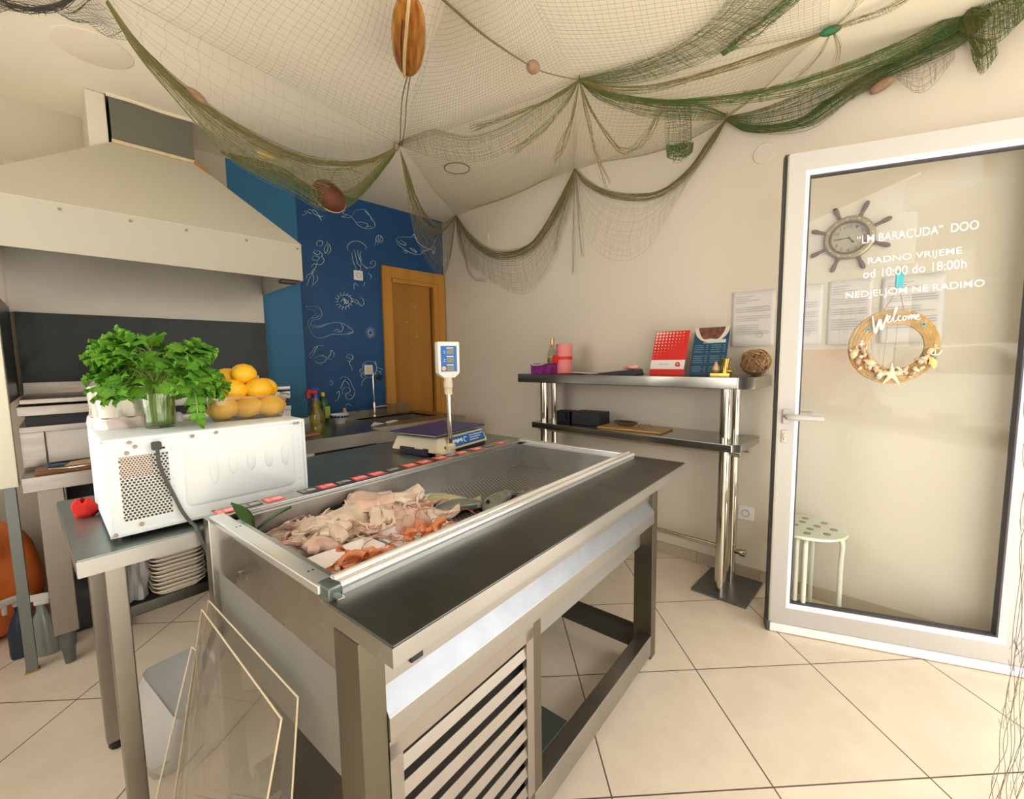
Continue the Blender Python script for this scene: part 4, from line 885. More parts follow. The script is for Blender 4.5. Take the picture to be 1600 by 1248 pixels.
MB().tube([(dx1, dy0-.01, dz+.004), (dx1+.035, dy0-.03, dz-.03), (dx1+.055, dy0-.045, dz-.05)], [.007, .008, .003], 6).build('foam_drip', mat('rust_foam', (.45, .17, .03), .7), dt, smooth=True)
MB().box(dx0-.085, dx0-.012, dy0+.01, -STEP-.002, 2.2, H-.002)  .build('boxed_pipe', mat('pipe_cream', (.66, .61, .50), .6), hd_, bev=.006)
for q in range(6):
    x = AY(hy0, (-60, 95, 204, 290, 383, 462)[q], 345).x if q else hx0+.05
    zq = (1.885, 1.885, 1.885, 1.885, 1.885, 1.885)[q]
    MB().lathe([(.0065, 0), (.005, .004), (0, .005)], 10, TR(x, hy0, zq) @ RX(PI/2)).build('bolt', mat('bolt_grey', (.25, .24, .22), .4, .7), hd_, smooth=True)
LIN = mat('hood_lining', (.52, .48, .42), .4, .5, noise=.12, nscale=3)
MB().box(-2.75, -1.612, hy1-.012, hy1-.002, 1.52, zf1).build('back_lining', LIN, hd_)
MB().box(hx0+.006, hx1-.006, hy0+.006, hy1, zf1-.012, zf1-.006).build('filter_plate', mat('hood_inner', (.38, .36, .30), .5, .4), hd_)
MB().box(hx1-.10, hx1-.015, hy0+.05, hy0+.11, zf0-.012, zf0+.01).build('lamp_fitting', mat('dark_bracket', (.08, .06, .05), .5), hd_, bev=.004)
MB().box(-2.80, -2.745, hy0+.0, hy0+.05, .775, zf0).build('side_post', mat('post_cream', (.72, .70, .56), .5), hd_, bev=.003)
lg = MB().box(-2.788, -2.755, hy0+.008, hy0+.04, .004, .775).build('post_leg', mat('post_grey', (.22, .24, .24), .4, .6), hd_, bev=.002)
MB().box(-2.792, -2.75, hy0+.004, hy0+.044, 0, .004).build('post_foot', mat('rust_yellow', (.45, .30, .06), .7), lg)
MB().box(-2.805, -2.75, hy0+.05, hy1, 1.10, 1.54).build('side_screen', mat('dark_screen', (.03, .04, .045), .35, .3), hd_)

# ================================================================== grill bench under the hood
gb = thing('grill_bench', 'stainless grill bench with a sooty black back plate under the hood', 'grill', (0, 0, 0))
SOOT = mat('sooty_plate', (.022, .028, .028), .3, .3, noise=.4, nscale=5, bump=.5, bscale=11)
GR = mat('grill_steel', (.50, .46, .43), .35, .9, noise=.25, nscale=6, stretch=(1, 1, 6))
bx0, bx1 = -2.735, -1.68
bp_ = MB().box(bx0, bx1+.066, -STEP-.032, -STEP-.018, 1.08, 1.522).build('back_plate', SOOT, gb)
MB().box(bx0, bx1, -.70, -STEP-.035, 1.045, 1.085).build('grill_top', GR, gb, bev=.003)
MB().box(bx0+.01, bx1, -.705, -.12, 1.095, 1.115).box(bx0, bx1, -.14, -.112, 1.085, 1.17).build('back_rail', GR, gb, bev=.003)
MB().box(bx0+.02, bx1, -.66, -.16, 1.0, 1.045).build('dark_slot', BLACK, gb)
MB().box(bx0, bx1, -.70, -.16, .975, 1.0).build('drawer_rail', GR, gb, bev=.002)
MB().box(bx0+.075, bx1, -.685, -.16, .84, .975).build('drawer_front', mat('drawer_pale', (.62, .59, .56), .4, .6, noise=.1), gb)
MB().box(bx0, bx0+.07, -.69, -.60, .83, .975).build('side_upright', GR, gb, bev=.002)
MB().box(bx0, bx1, -.86, -STEP-.02, .755, .815).build('lower_shelf', GR, gb, bev=.003)
for x, y in ((bx0+.035, -.845), (bx1-.085, -.845), (bx0+.035, -.2), (bx1-.085, -.2)):
    lg = MB().box(x, x+.075, y, y+.06, .14, .757).build('leg', mat('bench_leg', (.34, .31, .28), .38, .9, noise=.1), gb, bev=.003)
    MB().lathe([(.016, 0), (.022, .07), (.026, .075), (.026, .15)], 14, TR(x+.0375, y+.03, 0)).build('foot', mat('foot_dark', (.12, .13, .13), .45), lg, smooth=True)
MB().box(bx0+.11, bx1, -.55, -.16, .42, .445).build('low_shelf', GR, gb)
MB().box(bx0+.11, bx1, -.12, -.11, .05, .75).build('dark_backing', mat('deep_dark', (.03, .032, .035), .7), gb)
tag(MB().box(-2.70, -2.36, -.84, -.72, .8155, .833, None).build('cutting_board', wood_mat('board_brown', (.26, .10, .035), (.12, .05, .02), 6, (2, 10, 10)), bev=.003), 'long dark brown wooden board on the lower shelf of the grill bench', 'cutting board')
tag(MB().hexa([(-2.62, -.80, .834), (-2.36, -.83, .834), (-2.36, -.75, .834), (-2.60, -.75, .834)], [(-2.60, -.80, .846), (-2.36, -.82, .858), (-2.36, -.76, .858), (-2.60, -.765, .846)]).build('wood_scraper', wood_mat('scraper_wood', (.40, .24, .13), (.25, .13, .06), 6, (2, 9, 9))), 'flat worn wooden scraper lying on the brown board', 'scraper')
tag(MB().tube(smooth_line([(-2.66, -.835, .838), (-2.60, -.845, .834), (-2.52, -.848, .836), (-2.40, -.85, .835)], 5), .0025, 6).build('wire_skewer', CHROME, smooth=True), 'thin pale wire skewer along the front of the brown board', 'skewer')
tag(MB().box(-2.665, -2.60, -.79, -.765, .834, .844).build('knife_handle', mat('handle_blue', (.02, .06, .13), .4), bev=.003), 'dark blue knife handle on the brown board', 'knife')

# ================================================================== on the floor
def blob(name, label, cat, c, rx, ry, rz, m, amp=.08, seed=0, nu=28, nv=16):
    def fn(a, b):
        th = 2*PI*a; ph = PI*(b-.5); k = 1+amp*math.sin(3*th+seed+2*ph)+amp*.6*math.sin(7*th-seed+5*ph)
        z = rz*(math.sin(ph)+1)/2; return Vector((c[0]+rx*k*math.cos(ph)**.7*math.cos(th), c[1]+ry*k*math.cos(ph)**.7*math.sin(th), c[2]+z*2*.5*(1+.1*math.sin(4*th+seed))))
    o = MB().grid(fn, nu, nv, True).build(name, m, smooth=True); return tag(o, label, cat)
blob('sack', 'bulky orange plastic sack on the floor at the far left behind the hood post', 'sack', (-2.94, -.33, .001), .20, .15, .52, mat('orange_sack', (.70, .16, .025), .5, noise=.25, nscale=10, bump=.3, bscale=14), .06, 2)
blob('cloth_bag', 'teal cloth bag lying on top of the orange sack', 'bag', (-2.97, -.50, .42), .085, .05, .24, mat('teal_cloth', (.02, .20, .19), .7, bump=.2), .08, 4)
blob('plastic_sack', 'white plastic sack under the grill bench', 'sack', (-2.50, -.47, .17), .09, .09, .24, mat('white_sack', (.72, .66, .60), .5, noise=.1, bump=.4, bscale=18), .16, 1)
tag(MB().box(-2.66, -2.30, -.56, -.18, .001, .17).build('storage_crate', mat('dark_crate', (.04, .04, .045), .5), bev=.01), 'dark storage crate under the grill bench holding up the white sack', 'crate')
tag(MB().box(-.055, .055, -.035, .035, 0, .05, TR(-2.52, -.66, .0005) @ RZ(.4)).build('brick', mat('brick_brown', (.26, .11, .05), .8, noise=.3, nscale=20), bev=.003), 'small brown brick on the floor beside the bench foot', 'brick')
def spray(loc, rz, body, head, lb):
    o = thing('spray_bottle', lb, 'bottle', loc, rz)
    MB().lathe([(.040, 0), (.043, .015), (.042, .12), (.030, .165), (.015, .20), (.014, .225)], 20, Matrix.Diagonal((1, .7, 1, 1))).build('bottle_body', body, o, smooth=True)
    MB().box(-.018, .03, -.012, .012, .225, .245).box(-.06, .035, -.011, .011, .245, .27).box(-.05, -.035, -.007, .007, .205, .25).build('trigger_head', head, o, bev=.004)
spray((-2.80, -.60, 0), .4, mat('navy_bottle', (.02, .035, .06), .25), mat('trigger_grey', (.5, .48, .46), .4), 'dark navy spray bottle with a grey trigger on the floor by the orange sack')
spray((-2.735, -.66, 0), -.3, mat('silver_bottle', (.30, .34, .32), .25, .3), mat('trigger_white', (.75, .72, .70), .4), 'grey green spray bottle with a white trigger between the bench legs')
# upturned white tub on the floor
ft = thing('storage_tub', 'translucent white plastic tub tipped on the floor behind the clear sheets', 'tub', (-2.405, -1.60, .02)); ft.rotation_euler = (math.radians(20), math.radians(4), .30)
MILK = glass_mat('milky_plastic', (.80, .84, .86), .12, 1.6, .9, (.95, .97, .98))
A = MB(); w, d, h = .115, .15, .20
lo = rrect(-w, w, -d, d, .03); hi_ = rrect(-w*.82, w*.82, -d*.82, d*.82, .03); n = len(lo)
vs = [(p[0]*1.06, p[1]*1.06, 0) for p in lo]+[(p[0], p[1], .012) for p in lo]+[(p[0], p[1], h*.55) for p in rrect(-w*.92, w*.92, -d*.92, d*.92, .03)]+[(p[0], p[1], h) for p in hi_]+[(p[0]*.9, p[1]*.9, h-.01) for p in hi_]
fs = [tuple(range(4*n, 5*n))]
for i in range(4):
    for j in range(n): fs.append((i*n+j, i*n+(j+1) % n, (i+1)*n+(j+1) % n, (i+1)*n+j))
A.add(vs, fs).build('tub_shell', MILK, ft, smooth=True, angle=40)
MB().box(-w*.5, w*.5, -d*.82, -d*.80, h*.7, h+.004).tube([(-w*.5, -d*.6, h+.001), (w*.5, -d*.6, h+.001)], .006, 8).build('moulded_rib', MILK, ft, smooth=True)
ft2 = thing('storage_tub', 'low clear plastic tub half under the tipped white one', 'tub', (-2.44, -1.70, .0005), .3); tubm(.08, .06, .05, CLEAR, ft2)
# clear acrylic sheets leaning on the counter
ACR = glass_mat('acrylic_sheet', (.97, .965, .95), .03, 1.2, .05, (.62, .55, .46)); ACE = mat('acrylic_edge', (.80, .70, .52), .3)
def acrylic(label, corners, t=.005):
    a = thing('acrylic_sheet', label, 'acrylic sheet', (0, 0, 0))
    c = [Vector(p) for p in corners]; n = (c[1]-c[0]).cross(c[3]-c[0]).normalized()*t
    MB().hexa(c, [p+n for p in c]).build('pane', ACR, a)
    e = MB()
    for i in range(4):
        p, q = c[i]+n*.5, c[(i+1) % 4]+n*.5; e.tube([p, q], t*.38, 6)
    e.build('cut_edge', ACE, a, smooth=True)
top = [IW(-.012, .775, .645), IW(-.012, .285, .630)]
acrylic('large clear acrylic sheet leaning against the left end of the fish counter', [top[0], IW(-.135, .745, .004), IW(-.10, .26, .004), top[1]])
acrylic('clear acrylic sheet leaning in front of the large one, nearest the table leg', [IW(-.030, .765, .632), IW(-.165, .735, .004), IW(-.165, .33, .004), IW(-.050, .265, .625)])
acrylic('narrow clear acrylic strip standing edge on before the other sheets', [IW(-.058, .765, .548), IW(-.205, .785, .004), IW(-.055, .790, .004), IW(-.052, .756, .540)])
ck = thing('spring_clamp', 'small black clamp at the foot of the clear sheets', 'clamp', IW(-.075, .775, .004), .5)
MB().box(-.03, .012, -.012, .012, 0, .018).box(.0, .05, -.007, .007, .006, .02).build('clamp_jaw', BLACK, ck, bev=.004)
MB().tube([(.04, 0, .012), (.05, 0, .045)], .008, 8).build('clamp_lever', BLACK, ck, smooth=True)
# ================================================================== wall shelf unit
sh = thing('shelf_unit', 'stainless steel two level shelf on round tube posts along the cream wall', 'shelf', (0, 0, 0))
SHM = mat('shelf_steel', (.40, .385, .345), .2, 1.0, noise=.1, nscale=4, rnoise=.06)
Z1, Z0 = 1.150, .822
def plate(x0, x1, y0, y1, z0, z1, ch=.05):
    return [(x0, y1), (x0, y0+ch), (x0+ch, y0), (x1, y0), (x1, y1)]
MB().prism(plate(-.39, -.02, -2.80, -1.318, 0, 0, .06), Z1-.058, Z1).build('top_shelf', SHM, sh, bev=.004)
MB().prism(plate(-.385, -.03, -2.755, -1.44, 0, 0, .035), Z0-.04, Z0).build('lower_shelf', SHM, sh, bev=.004)
for x, y, r in ((-.27, -1.46, .029), (-.12, -1.43, .022), (-.27, -2.655, .029), (-.12, -2.66, .022)):
    MB().lathe([(r, .012), (r, Z1-.058)], 24, TR(x, y, 0)).build('post', CHROME, sh, smooth=True)
for y in (-2.665, -1.45): MB().box(-.345, -.03, y-.135, y+.135, 0, .014).build('base_plate', mat('base_plate_grey', (.16, .165, .165), .35, .7), sh, bev=.003)
for x, z, n_ in ((-.12, Z0-.062, 'rail'), (-.12, .19, 'rail'), (-.27, Z0-.060, 'rail')):
    MB().lathe([(.0, 0), (.016, .004), (.016, 1.30), (.0, 1.305)], 16, TR(x, -2.72, z) @ RX(-PI/2)).build(n_, CHROME, sh, smooth=True)
    MB().lathe([(.0, 0), (.022, .004), (.022, .03), (.0, .036)], 16, TR(x, -2.735, z) @ RX(-PI/2)).build('rail_knob', CHROME, sh, smooth=True)

# things on the top shelf
def yat(x, px, py): return AX(x, px, py).y
pb = thing('gift_box', 'small purple patterned box at the far end of the top shelf', 'box', (-.30, -1.50, Z1+.0005))
MB().box(-.06, .055, -.075, .085, 0, .062).build('box_body', mat('purple_pattern', (.34, .03, .26), .4, color2=(.10, .01, .10), nscale=45), pb, bev=.002)
MB().box(-.062, .057, -.055, .088, .062, .068).build('box_lid', mat('dark_purple', (.10, .012, .09), .4), pb, bev=.002)
MB().tube(smooth_line([(-.063, .075, .072), (-.064, .06, .060), (-.063, -.02, .062), (-.06, -.03, .068)], 4), .003, 6).build('white_ribbon', WHITE, pb, smooth=True)
wb = thing('wine_bottle', 'clear glass bottle with a gold neck behind the purple box', 'bottle', (-.19, -1.47, Z1+.0005))
MB().lathe([(.034, 0), (.036, .008), (.036, .12), (.030, .15), (.015, .18), (.0125, .20), (.0125, .235)], 24).build('bottle_glass', glass_mat('clear_bottle', (.80, .82, .74), .02, 1.6, .1), wb, smooth=True)
MB().lathe([(.0138, .20), (.0140, .243), (0, .244)], 16).build('gold_capsule', mat('gold_foil', (.55, .38, .12), .3, .9), wb, smooth=True)
MB().lathe([(.0366, .045), (.0366, .108)], 24, cap=False).build('bottle_label', mat('label_brown', (.45, .36, .2), .5, color2=(.10, .05, .04), nscale=30), wb, smooth=True)
pc = thing('pink_roll', 'upright pink paper roll tied with a red ribbon on the top shelf', 'roll', (-.225, -1.60, Z1+.0005))
MB().lathe([(.055, 0), (.055, .199), (.052, .2), (0, .2)], 36).build('roll', mat('pink_paper', (.82, .27, .27), .6, noise=.06), pc, smooth=True)
MB().lathe([(.0558, .094), (.0558, .115)], 36, cap=False).build('ribbon', mat('red_ribbon', (.72, .02, .02), .4), pc)
MB().box(-.066, -.05, .010, .05, .07, .125).build('ribbon_bow', mat('red_ribbon', None), pc, bev=.004)
def sheet(name, label, cat, x, y, w, d, rz, m, t=.002, z=Z1, lift=0):
    def fn(a, b): v = RZ(rz) @ Vector(((a-.5)*w, (b-.5)*d, 0)); return Vector((x+v.x, y+v.y, z+.0012+t*.5+lift*abs(a-.5)*2*b))
    return tag(MB().grid(fn, 7, 5).build(name, m, smooth=True, solid=t), label, cat)
PAP = mat('paper_grey_white', (.72, .69, .64), .7); PAPR = mat('paper_dark_red', (.22, .02, .02), .5); PAPB = mat('leaflet_navy', (.03, .035, .06), .5)
sheet('leaflet', 'dark red leaflet on the top shelf beside the pink roll', 'leaflet', -.27, -1.70, .12, .18, .1, PAPR, .003)
sheet('paper_sheet', 'pale papers curling up on the top shelf right of the pink roll', 'paper', -.28, -1.80, .14, .16, .5, PAP, .002, lift=.012)
sheet('leaflet', 'narrow dark red leaflet lying between the pale papers and the dark wallet', 'leaflet', -.30, -1.94, .10, .14, -.2, PAPR, .003)
wl_ = MB().hexa([(-.07, -.13, 0), (.06, -.12, 0), (.07, .12, 0), (-.06, .14, 0)], [(-.06, -.12, .035), (.05, -.11, .035), (.06, .11, .010), (-.05, .13, .010)]).build('wallet', PAPB, bev=.005); wl_.location = (-.29, -2.07, Z1+.0005); tag(wl_, 'dark flat wallet lying on the top shelf before the red folder', 'wallet')
ot = blob('orange_glove', 'small orange and white crumpled glove on the dark wallet', 'glove', (-.28, -2.13, Z1+.030), .035, .05, .028, mat('orange_plastic', (.85, .13, .04), .4, color2=(.80, .70, .62), nscale=14), .12, 3, 20, 12)
# leaning red folder: local x along the wall (towards the door), z up the leaning face
def leaning(name, label, cat, px0, px1, pyb, h, xb, lean, m, w=None, t=.006):
    y0, y1 = yat(xb, px0, pyb), yat(xb, px1, pyb); w = y0-y1
    o = thing(name, label, cat, (xb, y0, Z1+.001)); o.rotation_euler = (0, 0, 0)
    o.matrix_basis = TR(xb, y0, Z1+.001) @ RZ(-PI/2) @ RX(-lean); bpy.context.view_layer.update()
    MB().box(0, w, 0, t, 0, h).build('cover', m, o, bev=.001, seg=1); return o, w
FR = mat('folder_red', (.66, .025, .02), .35)
fo_, w_ = leaning('folder', 'red folder with a white dot grid and white band leaning on the wall', 'folder', 1014, 1067, 588, .262, -.24, .33, FR)
g = MB()
for i in range(9):
    for j in range(9):
        s_ = (1-(i*.75+j*1.05)/10.5)
        if s_ > .12: c_ = (.012+i*w_*.098, .250-j*.0185); q = .0072*s_; g.box(c_[0]-q, c_[0]+q, -.0012, .0002, c_[1]-q, c_[1]+q)
g.build('dot_grid', mat('folder_pale', (.80, .62, .55), .4), fo_)
MB().box(0, w_, -.0012, .0002, .034, .088).build('white_band', mat('folder_white', (.80, .77, .74), .4), fo_)
MB().lathe([(.014, 0), (.014, .001)], 20, TR(w_*.80, -.0011, .062) @ RX(PI/2)).box(w_*.80, w_*.80+.014, -.0021, -.0011, .048, .062).build('round_badge', mat('badge_red', (.72, .05, .05), .4), fo_)
MB().lathe([(.004, 0), (.004, .001)], 12, TR(w_*.80, -.0021, .062) @ RX(PI/2)).build('badge_dot', mat('folder_white', None), fo_)
bl_ = MB()
for q in range(12): bl_.box(w_*.25+q*.0048, w_*.25+q*.0048+.0034, -.0018, -.0011, .0595, .0645)
bl_.build('band_print', mat('band_grey', (.45, .35, .33), .5), fo_)
me_, w2 = leaning('menu_board', 'dark blue menu with a plate of octopus leaning on the wall beside the red folder', 'menu', 1076, 1131, 591, .268, -.23, .30, mat('menu_blue', (.012, .06, .13), .3))
MB().prism([(w2/2+(w2*.5)*math.cos(a), .268+.085*math.sin(a)) for a in [PI+PI*i/20 for i in range(21)]], -.0008, .0008, RX(PI/2)).build('plate_picture', mat('menu_plate', (.68, .62, .54), .4), me_)
MB().prism([(w2/2+(w2*.38)*math.cos(a), .2675+.07*math.sin(a)*(1+.1*math.sin(5*a))) for a in [PI+PI*i/20 for i in range(21)]], .0008, .0016, RX(PI/2)).build('octopus_picture', mat('menu_octopus', (.25, .09, .06), .4, color2=(.06, .02, .025), nscale=40), me_)
MB().box(w2*.52, w2*.93, -.002, -.0005, .180, .198).box(w2*.30, w2*.55, -.002, -.0005, .179, .182).build('title_bar', mat('menu_mint', (.50, .66, .58), .4), me_)
ml = MB()
for c_, (a, b_) in enumerate(((.06, .46), (.54, .94))):
    for r_ in range(13):
        z = .165-r_*.0120
        if r_ in (4, 9): continue
        ml.box(w2*a, w2*(a+(b_-a)*(.62+.1*((r_*7+c_) % 3)/2)), -.0014, -.0003, z, z+.0035); ml.box(w2*(b_-.06), w2*b_, -.0014, -.0003, z, z+.0035)
ml.build('menu_lines', mat('menu_text', (.12, .28, .32), .5), me_)
# gold figurine: boot and shell on a plinth
GOLD = mat('gold_paint', (.62, .42, .10), .25, .9, noise=.2, nscale=30)
P = AX(-.27, 1127, 588); gf = thing('figurine', 'small gold boot and seashell figurine on a plinth before the blue menu', 'figurine', (-.285, P.y, Z1+.0005), -PI/2)
MB().box(-.045, .05, -.022, .022, 0, .016).build('plinth', GOLD, gf, bev=.002)
MB().lathe([(.019, 0), (.017, .02), (.019, .05), (.026, .072), (.023, .072), (.0, .06)], 20, TR(.022, 0, .016)).build('boot_shaft', GOLD, gf, smooth=True)
MB().ball((.038, 0, .026), .022, .016, .012, 14, 8).build('boot_foot', GOLD, gf, smooth=True)
MB().lathe([(0, 0), (.014, .004), (.021, .016), (.018, .03), (.010, .042), (.006, .052), (.008, .058), (0, .060)], 18, TR(-.02, -.004, .016)).build('shell_body', mat('shell_gold', (.75, .58, .34), .25, .5, noise=.2, nscale=40), gf, smooth=True)
# rattan ball
P = AX(-.20, 1183, 589); rb_ = thing('rattan_ball', 'brown woven rattan ball at the near end of the top shelf', 'decoration', (-.16, P.y+.02, Z1+.069))
R3 = random.Random(3)
for part, m_, n_ in (('wicker', mat('rattan_brown', (.36, .20, .085), .6, noise=.3, nscale=30), 34), ('pale_wicker', mat('rattan_pale', (.62, .44, .24), .6), 12)):
    w = MB()
    for k in range(n_):
        ax = Vector((R3.gauss(0, 1), R3.gauss(0, 1), R3.gauss(0, 1))).normalized(); u_ = ax.orthogonal().normalized(); v_ = ax.cross(u_); off = R3.uniform(-.35, .35); ra = .065+R3.uniform(-.003, .003); cr = math.sqrt(1-off*off)
        ph = R3.uniform(0, 6); w.tube([ax*off*ra+(u_*math.cos(a)+v_*math.sin(a))*ra*cr*(1+.03*math.sin(4*a+ph)) for a in [2*PI*i/26 for i in range(26)]], .0021, 5, closed=True)
    w.build(part, m_, rb_, smooth=True)
# lower shelf
cb_ = MB().box(-.05, .045, -.055, .055, 0, .075).box(-.052, -.03, -.03, .03, .072, .082).box(-.065, -.05, -.035, .02, .02, .06).build('camera_box', BLACK, bev=.004); cb_.location = (-.22, -1.62, Z0+.0005); tag(cb_, 'small black device with a rounded front at the far end of the lower shelf', 'device')
bb_ = MB().box(-.075, .075, -.10, .10, 0, .080).build('storage_box', mat('matt_black', (.014, .014, .02), .5), bev=.003); bb_.location = (-.22, -1.81, Z0+.0005); bb_.rotation_euler = (0, 0, .12); tag(bb_, 'long matt black box on the lower shelf left of the wooden board', 'box')
wbd = MB().box(-.095, .095, -.20, .20, 0, .010).build('serving_board', wood_mat('board_honey', (.62, .38, .15), (.46, .25, .08), 4, (8, 1, 8)), bev=.003); wbd.location = (-.235, -2.13, Z0+.0005); wbd.rotation_euler = (0, 0, .06); tag(wbd, 'honey coloured wooden board lying on the lower shelf', 'board')
dsh = thing('metal_dish', 'oval metal dish tilted on the wooden board of the lower shelf', 'dish', (-.215, -2.06, Z0+.0115))
MB().lathe([(.0, .004), (.05, .0), (.075, .018), (.078, .026), (.070, .022), (.045, .008), (0, .008)], 30, Matrix.Diagonal((.6, 1, 1, 1))).build('dish_body', STEELW, dsh, smooth=True)
cl = thing('spring_clip', 'small wire clip beside the metal dish on the wooden board', 'clip', (-.235, -2.20, Z0+.0115), .3)
MB().tube([(-.012+.024*(i % 2), -.035+.012*i, .004+.02*(i % 2)) for i in range(7)], .0022, 6).build('spring', mat('clip_dark', (.16, .14, .12), .4, .6), cl, smooth=True)

# ================================================================== sheets pinned to the wall
PW = mat('notice_paper', (.76, .73, .71), .75); PT = mat('notice_print', (.48, .46, .46), .7); PST = mat('notice_stamp', (.42, .48, .58), .7)
def notice(label, y0, y1, z0, z1, seed, stamp=True):
    o = thing('notice', label, 'notice', (0, y0, z0)); o.rotation_euler = (0, 0, -PI/2); w = y0-y1; h = z1-z0
    def fn(a, b): return Vector((a*w, -.003-.005*abs(math.sin(PI*a*1.5+seed))*(1-b*.5)-.004*(b < .1), b*h))
    MB().grid(fn, 13, 9).build('sheet', PW, o, smooth=True, solid=.0008)
    l = MB(); r_ = random.Random(seed); z = h*.90
    for k in range(15):
        if k in (0, 1, 2, 3): a, b_ = .10, .10+(.42, .30, .55, .25)[k]
        else: a, b_ = .10, .10+r_.choice((.8, .78, .8, .55, .8))
        if k in (4, 7, 10): z -= .014
        l.box(w*a, w*b_, -.0105, -.0095, z, z+.0032); z -= h*.038
    l.build('print_lines', PT, o)
    if stamp: MB().tube([(w*.68+.014*math.cos(2*PI*i/24), -.0105, h*.20+.014*math.sin(2*PI*i/24)) for i in range(24)], .0012, 5, closed=True).tube([(w*.64, -.0105, h*.20), (w*.70, -.0105, h*.215), (w*.73, -.0105, h*.19)], .001, 5).build('stamp', PST, o)
notice('printed notice with a round stamp on the wall just left of the glass door', -2.588, -2.798, 1.303, 1.597, 1)
notice('printed notice seen through the left edge of the door glass, its stamp half visible', -2.815, -3.0, 1.303, 1.597, 2)
notice('printed notice behind the glass, between the second notice and the wreath', -3.02, -3.185, 1.30, 1.60, 3, False)
notice('printed notice behind the door glass above the wreath hook', -3.215, -3.42, 1.30, 1.59, 4, False)

# ================================================================== ship wheel clock
ck_ = thing('wall_clock', "ship's wheel clock with wooden spokes on the wall behind the door glass", 'clock', (0, -3.088, 1.790)); ck_.rotation_euler = (0, 0, -PI/2)
WOODC = wood_mat('clock_wood', (.16, .055, .03), (.09, .03, .018), 8, (3, 3, 3)); BRS = mat('clock_brass', (.42, .36, .20), .35, .7, noise=.2, nscale=30)
RC = .095
MB().lathe([(.066, 0), (RC+.002, 0), (RC+.002, .022), (RC-.006, .028), (.076, .028), (.066, .020)], 48, RX(PI/2), cap=False).build('wheel_rim', BRS, ck_, smooth=True)
MB().lathe([(.072, .004), (.072, .031), (.067, .031), (.067, .004)], 48, RX(PI/2), cap=False).build('inner_ring', WOODC, ck_, smooth=True)
MB().lathe([(0, .012), (.069, .012), (.069, .006), (0, .006)], 40, RX(PI/2)).build('dial', mat('clock_dial', (.52, .46, .34), .5, noise=.1), ck_)
for k in range(8):
    a = PI/8+k*PI/4; lng = .070 if k != 1 else .075
    MB().lathe([(.008, 0), (.0085, .010), (.0065, .022), (.010, .045), (.0105, .056), (.007, lng-.004), (0, lng)], 12, TR((RC-.004)*math.cos(a), -.012, (RC-.004)*math.sin(a)) @ RY(PI/2-a)).build('spoke', WOODC, ck_, smooth=True)
st_ = MB()
for k in range(12): a = 2*PI*k/12+.1; st_.ball((.085*math.cos(a), -.029, .085*math.sin(a)), .0032, nu=8, nv=6)
st_.build('rim_studs', mat('stud_pale', (.75, .68, .45), .3, .6), ck_, smooth=True)
INK = mat('clock_ink', (.07, .065, .05), .6)
for k in range(1, 13):
    a = PI/2-2*PI*k/12; n = str(k); w = .011*len(n)*.85
    text_obj('numeral', n, w, INK, ck_, TR(.054*math.cos(a)-w/2, -.0128, .054*math.sin(a)-.0065), height=.013)
for nm, a, l_, t_ in (('minute_hand', PI, .050, .0016), ('hour_hand', math.radians(-52), .030, .0026)):
    MB().tube([(-.006*math.cos(a), -.0145, -.006*math.sin(a)), (l_*.6*math.cos(a), -.0145, l_*.6*math.sin(a)), (l_*.72*math.cos(a), -.0145, l_*.72*math.sin(a)), (l_*math.cos(a), -.0145, l_*math.sin(a))], [t_, t_, t_*2.6, t_*.3], 6).build(nm, INK, ck_, smooth=True)
MB().lathe([(0, .0335), (.066, .0335)], 40, RX(PI/2)).build('clock_glass', glass_mat('clock_glass', (.97, .97, .95), .02, .25), ck_)

# ================================================================== stool behind the door
sl = thing('stool', 'white round stool with holes in the seat behind the glass door', 'stool', (-.235, -3.012, 0))
STW = mat('stool_white', (.74, .78, .66), .35)
ring_o, ring_i = .155, 0
sm = MB(); sm.lathe([(.150, .437), (.158, .443), (.156, .452), (0, .455), ], 48)
seat = sm.build('seat', STW, sl, smooth=True)
hl = MB()
for k, (r, n_, ph) in enumerate(((.105, 8, .2), (.045, 4, .5))):
    for j in range(n_): a = 2*PI*j/n_+ph; hl.lathe([(.0145, .4525), (.0145, .4558), (0, .4556)], 16, TR(r*math.cos(a), r*math.sin(a), 0))
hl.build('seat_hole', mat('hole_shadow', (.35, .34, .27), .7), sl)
for k in range(4):
    a = k*PI/2+.05; d_ = Vector((math.cos(a), math.sin(a), 0)); p_ = Vector((-d_.y, d_.x, 0))*.016
    for s in (-1, 1):
        MB().tube(smooth_line([d_*.06+p_*s+Vector((0, 0, .432)), d_*.115+p_*s+Vector((0, 0, .43)), d_*.138+p_*s+Vector((0, 0, .405)), d_*.136+p_*s+Vector((0, 0, .30)), d_*.138+p_*s+Vector((0, 0, .004))], 5), .0095, 10).build('leg', STW, sl, smooth=True)

# ================================================================== open glass door
DP = Vector((-.452, -2.926, 0)); DROT = math.radians(-67.605)
dr = thing('door_2', 'white framed glass shop door standing open at the right with opening hours on it', 'door', DP, DROT); struct(dr)
DM = TR(DP) @ RZ(DROT)
S0, S1, DT = 0.0, .862, 2.074; g0, g1, gz0, gz1 = .076, .775, .138, 1.985
fr = MB()
def bar(poly_out, poly_in, y0=0.0, y1=.062): fr.hexa([Vector((p[0], y1, p[1])) for p in (poly_out[0], poly_out[1], poly_in[1], poly_in[0])], [Vector((p[0], y0, p[1])) for p in (poly_out[0], poly_out[1], poly_in[1], poly_in[0])])
zb0 = .045
O = [(S0, zb0), (S1, zb0), (S1, DT), (S0, DT)]; I = [(g0-.016, gz0-.016), (g1+.016, gz0-.016), (g1+.016, gz1+.016), (g0-.016, gz1+.016)]
for i in range(4): bar((O[i], O[(i+1) % 4]), (I[i], I[(i+1) % 4]))
fr.build('sash', PVC, dr)
